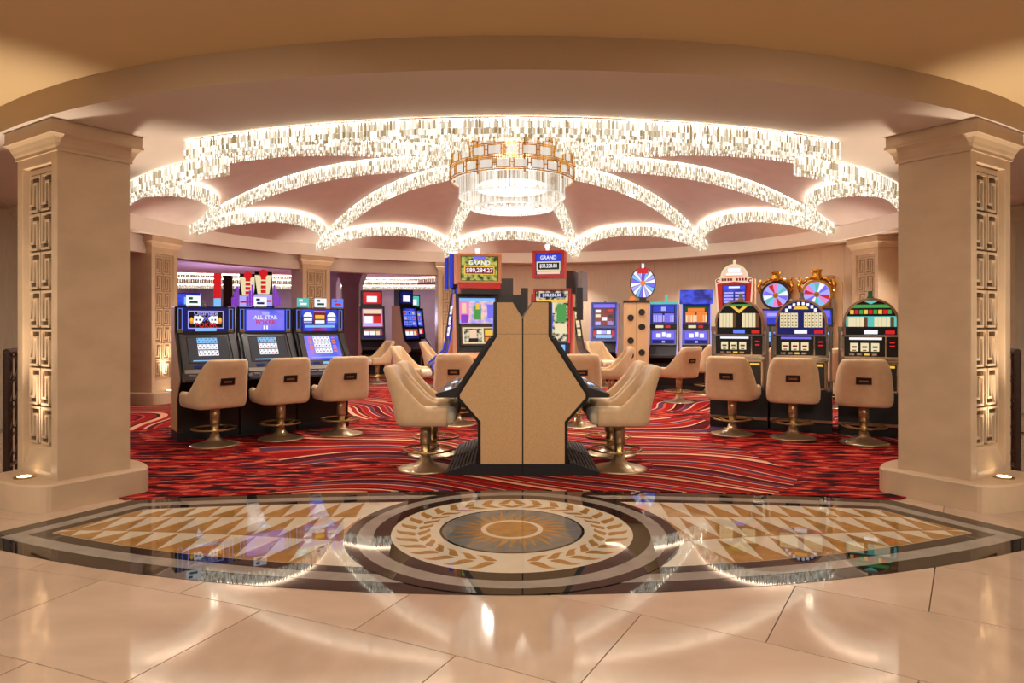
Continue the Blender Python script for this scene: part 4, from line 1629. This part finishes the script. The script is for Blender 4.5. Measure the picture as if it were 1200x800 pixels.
# prize wheel on its own post
t = thing('prize_wheel', 'upright oval prize wheel sign above the tan end cabinet', 'sign', (2.98, 15.55, 2.0), rad(-8))
F = Face((0, 0, .42))
MB().disc(F, 0, 0, .36, -.05, .0, 0, 36, rx=.29).build('wheel_back', M['dark'], t)
for i in range(20):
    a, b = 2 * pi * i / 20, 2 * pi * (i + .86) / 20
    MB().on(F, [(.27 * r_ * cos(q), .34 * r_ * sin(q)) for r_, q in ((.2, a), (1, a), (1, b), (.2, b))], 0, .012).build('wheel_segment', E[('white', 'lilac', 'white', 'sky', 'violet')[i % 5]], t)
MB().disc(F, 0, 0, .06, 0, .03, 0, 16).build('wheel_hub', E['orange'], t)
MB().rect(F, -.12, .12, .22, .34, .012, .03).build('wheel_banner', E['red'], t)
MB().rect(F, -.03, .03, .05, .24, .012, .026).build('wheel_pointer', E['purple'], t)
MB().box(-.08, .08, -.02, .1, -.02, .1).build('wheel_foot', M['dark'], t)
MB().on(F, [(-.32, -.36), (-.22, -.42), (-.15, -.34), (-.26, -.28)], .0, .03).build('wheel_ornament', E['orange'], t)
MB().lathe([(.0, .76), (.03, .76), (.03, .86), (0, .87)], 10, (0, -.02, 0)).build('candle', E['white'], t)

# red marquee machine
t = upright('marquee_machine', 'tall red machine with arched lit top sign and blue paytable', (4.68, 14.5, .008), -24, 1.85, .72, 'tan2', group='machines along the rear wall', edge='red')
F = Face((0, .36, 0))
mb = MB()
mb.on(F, [(-.34, 1.55), (.34, 1.55), (.40, 2.45), (.27, 2.5), (-.27, 2.5), (-.40, 2.45)], -.06, 0)
bd = mb.build('marquee', M['red'], t)
mb = MB()
for s in (-1, 1):
    mb.on(F, [(s * .40, 2.45), (s * .34, 1.55), (s * .31, 1.55), (s * .365, 2.44)][::-s], 0, .02)
mb.on(F, [(-.40, 2.45), (-.36, 2.36), (0, 2.40), (.36, 2.36), (.40, 2.45), (.27, 2.52), (-.27, 2.52)], 0, .02)
mb.build('marquee_border', E['skin'], bd)
mb = MB()
for i in range(9):
    if i != 4:
        u = -.24 + i * .06
        mb.rect(F, u - .02, u + .02, 2.42, 2.475, .02, .024)
for s in (-1, 1):
    mb.ring(F, s * .335, 2.42, .022, .045, .02, .024, 0, 14, .6, 5.6)
mb.build('marquee_letters', E['dred'], bd)
scr(t, 'paytable', F, 0, 1.99, .23, .33, [(-.5, .5, .82, .94, 'white')] + [(s * .5 - .42, s * .5 + .42, .45 - .2 * j, .57 - .2 * j, 'lilac') for s in (-1, 1) for j in range(4)] + [(-.5, .5, -.42, -.28, 'sky'), (-.7, .2, -.9, -.6, 'blue')], 'dark', .012, 'bluemix')
ar = MB()
ar.disc(F, 0, 2.50, .28, -.06, .0, 0, 24, 0, pi)
ao = ar.build('arch_sign', E['skin'], t)
MB().ring(F, 0, 2.50, .255, .285, -.06, .02, 0, 24, 0, pi).build('arch_rim', E['cream'], ao)
MB().rect(F, -.13, .13, 2.60, 2.70, 0, .01).rect(F, -.17, .17, 2.54, 2.59, 0, .01).build('arch_print', E['white'], ao)
MB().rect(F, -.18, .18, 2.505, 2.535, 0, .012).build('arch_base', E['orange'], ao)
MB().lathe([(.0, 2.78), (.03, 2.78), (.03, 2.88), (0, 2.89)], 10, (0, .40, 0)).build('candle', E['cream'], t)
MB().box(.20, .42, .42, .72, 1.85, 2.46).build('tan_wing', M['tan2'], t)
scr(t, 'lower_screen', Face((0, .305, 1.25), .2), 0, .06, .28, .13, [(-.9, -.2, -.8, .8, 'white'), (-.1, .3, -.6, .6, 'sky'), (.4, .9, -.8, .8, 'red')], 'red', .03, 'dred')

# wheel machines with crowned tops
for k, (x, y, lab) in enumerate(((5.36, 14.0, 'wheel machine with open gold crown nearest the red marquee machine'), (6.0, 13.5, 'wheel machine with gold crown behind the middle reel machine'))):
    t = upright('wheel_machine', lab, (x, y, .008), -28, 1.75, .66, 'tan2', group='crowned wheel machines', edge='bronze')
    F = Face((0, .34, 0))
    wc = 2.08
    bk = MB()
    bk.py([(.02, .3), (.46, .3), (.46, 2.30)] + [(.24 + .22 * cos(pi * i / 10), 2.30 + .17 * sin(pi * i / 10)) for i in range(1, 10)] + [(.02, 2.30)], .40, .74)
    bk.build('tan_wing', M['tan2'], t)
    MB().ring(F, 0, wc, .25, .30, -.08, .02, 0, 32).build('wheel_rim', M['gold'] if k else M['dark'], t)
    ww = MB().disc(F, 0, wc, .255, -.06, 0, 0, 32).build('wheel', E['lilac'], t)
    for i in range(14):
        a, b = 2 * pi * i / 14, 2 * pi * (i + .9) / 14
        MB().on(F, [(.24 * r_ * cos(q), wc + .24 * r_ * sin(q)) for r_, q in ((.25, a), (1, a), (1, b), (.25, b))], 0, .006).build('wheel_segment', E[('white', 'lilac', 'pink', 'teal', 'violet', 'red', 'sky')[(i * 3 + k) % 7]], ww)
    MB().disc(F, 0, wc, .055, 0, .02, 0, 14).build('wheel_hub', M['gold'], ww)
    cr = MB()
    for s in (-1, 1):
        cr.tube([(s * .30, .34, wc + .05), (s * .33, .34, wc + .2), (s * .29, .34, wc + .29), (s * .33, .34, wc + .36)], [.035, .045, .03, .02], 10)
        cr.tube([(s * .27, .34, wc + .22), (s * .18, .34, wc + .31), (s * .1, .34, wc + .34)], [.03, .035, .03], 10)
    cr.lathe([(.0, .30), (.11, .30), (.10, .36), (.085, .42), (.10, .48), (.12, .5), (0, .5)], 16, (0, .36, wc))
    cr.build('crown', M['gold'], t, True)
    scr(t, 'top_screen', F, 0, 1.62, .27, .15, [(-.9, .9, .0, .9, 'violet'), (-.9, .9, -.9, -.2, 'blue'), (-.6, .6, .2, .6, 'lilac')], 'dark', .03, 'bluemix')
    scr(t, 'main_screen', Face((0, .29, 1.20), .2), 0, .02, .27, .15, reels_items('sky', 2, 3, -.7, .7), 'dark', .03, 'navy')
    MB().rect(F, .27, .33, 1.5, 2.0, -.02, .02).build('chrome_post', M['chrome'], t)

# ---- gaming hall beyond the left columns
for x, y, rz, lab in ((-3.95, 19.6, 20, 'far slot machine with red and white screens, right of the mauve columns'), (-2.62, 19.4, 58, 'far slot machine with tan side, turned to the right'),
                      (-2.95, 22.4, 45, 'far blue slot machine with green topper beside the fretwork column')):
    t = upright('video_machine', lab, (x, y, .008), rz, 2.0, .72, 'tan2', group='machines of the far hall')
    F = FZ(.385, .13, 1.72)
    if x < -3.5:
        scr(t, 'top_screen', F, 0, 1.66, .29, .26, [(-.9, .9, .5, .9, 'cream'), (-.9, .9, .2, .45, 'dred'), (-.8, .0, -.6, .2, 'white'), (.1, .85, -.6, .2, 'red'), (-.9, .9, -.95, -.65, 'lilac')], 'dark', .03, 'pink')
    else:
        scr(t, 'top_screen', F, 0, 1.66, .29, .26, reels_items('periw', 3, 3, -.9, .8), 'dark', .03, 'bluemix')
    scr(t, 'main_screen', Face((0, .295, 1.2), .2), 0, 0, .29, .14, [(-.9, -.4, -.3, .5, 'white'), (-.3, .2, -.3, .5, 'white'), (.3, .7, -.3, .5, 'cream'), (-.9, .9, .6, .9, 'orange'), (.75, .95, -.3, .5, 'red')], 'dark', .03, 'navy')
    sb = MB().box(-.30, .30, .5, .7, 2.0, 2.46).build('sign_box', M['dark'], t)
    MB().rect(Face((0, .5, 2.24)), -.25, .25, -.17, .17, 0, .01).build('sign_face', E['red'] if x < -3.5 else E['teal'] if y > 21 else E['navy'], sb)
    MB().rect(Face((0, .5, 2.24)), -.15, .15, -.12, .06, .01, .014).build('sign_print', E['white'], sb)
for x, y, top, lab, m1, m2 in ((-9.75, 20.3, 0, 'far machine with low blue screens seen over the leftmost poker machine', 'blue', 'sky'),
                               (-8.72, 20.0, 1, 'far machine with narrow red lit topper', 'sky', 'red'),
                               (-7.88, 20.2, 2, 'far machine with white and red tower topper and purple wings', 'white', 'white'),
                               (-7.12, 19.4, 3, 'far machine with white patterned topper next to the fretwork column', 'sky', 'white')):
    t = upright('video_machine', lab, (x, y, .008), 14, 2.0, .60, 'tan2', group='topper machines of the far hall')
    F = FZ(.385, .13, 1.72)
    scr(t, 'top_screen', F, 0, 1.72, .25, .24, [(-.9, .9, -.2, .9, m1), (-.9, .9, -.55, -.3, 'red'), (-.7, -.1, -.95, -.6, 'white'), (.1, .8, -.95, -.6, 'white')], 'bluewall', .03, 'bluemix')
    F = Face((0, .5, 0))
    if top == 0:
        tb = MB().box(-.34, .34, .5, .7, 2.0, 2.42).build('topper', M['bluewall'], t)
        MB().rect(F, -.3, .3, 2.03, 2.39, 0, .01).build('topper_face', E['bluemix'], tb)
        MB().rect(F, -.1, .12, 2.08, 2.3, .01, .014).build('topper_print', E['sky'], tb)
    elif top == 1:
        tb = MB().box(-.10, .10, .5, .62, 2.0, 3.0).build('topper', M['dark'], t)
        MB().rect(F, -.1, .1, 2.25, 2.85, 0, .01).build('topper_face', E['red'], tb)
        MB().disc(F, 0, 2.9, .11, -.05, .02, 0, 16).build('topper_ball', E['red'], tb)
        MB().rect(F, -.1, .1, 2.0, 2.25, 0, .012).build('topper_base', E['sky'], tb)
        MB().rect(F, .16, .42, 2.0, 2.95, -.1, .0).build('topper_shade', M['railing'], t)
    else:
        tb = MB().box(-.24, .24, .5, .62, 2.0, 3.0).build('topper', M['dark'], t)
        MB().on(F, [(-.16, 2.35), (.16, 2.35), (.24, 2.9), (-.24, 2.9)], 0, .01).build('topper_face', E['cream'], tb)
        p = MB()
        for j in range(4):
            p.rect(F, -.07, .07, 2.38 + .13 * j, 2.47 + .13 * j, .01, .014)
        p.rect(F, -.22, .22, 2.12, 2.18, .01, .014)
        p.build('topper_print', E['red'], tb)
        MB().rect(F, -.24, .24, 2.0, 2.34, 0, .008).build('topper_base', E['lilac'], tb)
        MB().disc(F, 0, 2.95, .12, -.03, .02, 0, 14).build('topper_ball', E['red'], tb)
        for s in (-1, 1):
            for j in range(3):
                MB().rect(F, s * (.30 + .07 * j) - .03, s * (.30 + .07 * j) + .03, 2.0, 2.62 - .17 * j, -.04, .0).build('topper_wing', E['purple'], tb)

# small signs standing on top of the left bank
for k, (px, dy, c1, c2, lab) in enumerate(((.26, 0, 'white', 'dgreen', 'small white sign standing on the leftmost poker machine'), (1.12, 0, 'white', 'navy', 'small white sign standing on the middle poker machine'),
                                           (1.72, 0, 'teal', 'white', 'small green sign at the left on top of the third poker machine'), (1.98, 0, 'white', 'dgreen', 'small white sign at the centre on top of the third poker machine'),
                                           (2.24, 0, 'periw', 'red', 'small blue and red sign at the right on top of the third poker machine'))):
    p = L0 + ud * px + nd * (.34)
    t = thing('topper_sign', lab, 'sign', (p.x, p.y, 1.718), rad(36), 'small signs on the left bank')
    MB().box(-.07, .07, -.03, .03, 0, .02).build('foot', M['greyplastic'], t)
    f_ = MB().box(-.085, .085, -.012, .012, .02, .15).build('card', E[c1], t)
    MB().box(-.05, .05, -.016, -.012, .05, .08).box(-.06, -.01, -.016, -.012, .1, .13).build('card_print', E[c2], f_)

# mauve columns, crystal bands and screens of the far hall
for x, y, lab in ((-5.85, 22.0, 'slim mauve column of the far hall, left of the pair'), (-5.05, 21.6, 'thick mauve column of the far hall, right of the pair')):
    t = thing('hall_column', lab, 'column', (x, y, 0), 0, 'mauve columns of the far hall')
    w_ = .24 if x < -5.5 else .27
    sq = [(w_, w_), (-w_, w_), (-w_, -w_), (w_, -w_)]
    MB().loft([[(a * k, b * k, z) for a, b in sq] for k, z in ((1.15, 0), (1.15, .2), (1, .22), (1, 2.0), (1, 2.75))]).build('shaft', M['purplecol'], t)
    MB().loft([[(a * k, b * k, z) for a, b in sq] for k, z in ((1.02, 2.7), (1.05, 2.75), (1.25, 2.9), (1.4, 3.0), (1.4, 3.298))]).build('capital', M['purplecol'], t)
for k, (x0, y0, x1, y1, z, lab) in enumerate(((-15.2, 22.5, -6.0, 26.0, 3.28, 'nearest crystal band on the far hall ceiling'), (-15.2, 25.5, -4.0, 29.0, 3.28, 'second crystal band on the far hall ceiling'),
                                              (-15.2, 31.0, 0.0, 32.0, 3.28, 'rearmost crystal band on the far hall ceiling'), (-7.0, 26.5, -1.0, 25.5, 3.28, 'short crystal band on the ceiling past the mauve columns'))):
    path = [(x0 + (x1 - x0) * i / 12, y0 + (y1 - y0) * i / 12 + .6 * sin(pi * i / 12), z) for i in range(13)]
    garland('crystal_band', lab, path, .16, .2, 3, .08, 'crystal bands of the far hall')

# bronze balustrades beside the entrance columns
for s in (-1, 1):
    t = thing('balustrade', 'dark bronze scrollwork balustrade beyond the %s entrance column' % SIDE[s], 'railing', (s * 5.0, 6.75, 0), 0)
    dx, dy = s * .75, 1.9
    MB().tube([(0, 0, 1.22), (dx, dy, 1.22)], .03, 10).build('handrail', M['railing'], t)
    MB().tube([(0, 0, .08), (dx, dy, .08)], .02, 8).build('bottom_rail', M['railing'], t)
    for i in range(14):
        q = i / 13
        MB().tube([(dx * q, dy * q, 0), (dx * q, dy * q, 1.22)], .013 if i else .03, 6).build('baluster', M['railing'], t)
    for i in range(13):
        q = (i + .5) / 13
        for z in (.28, .55, .82, 1.06):
            MB().tube([(dx * q + .06 * cos(a) * dx / 2, dy * q + .07 * cos(a) * dy / 2, z + .11 * sin(a)) for a in [2 * pi * k / 12 for k in range(12)]], .009, 5, True).build('scroll', M['railing'], t)
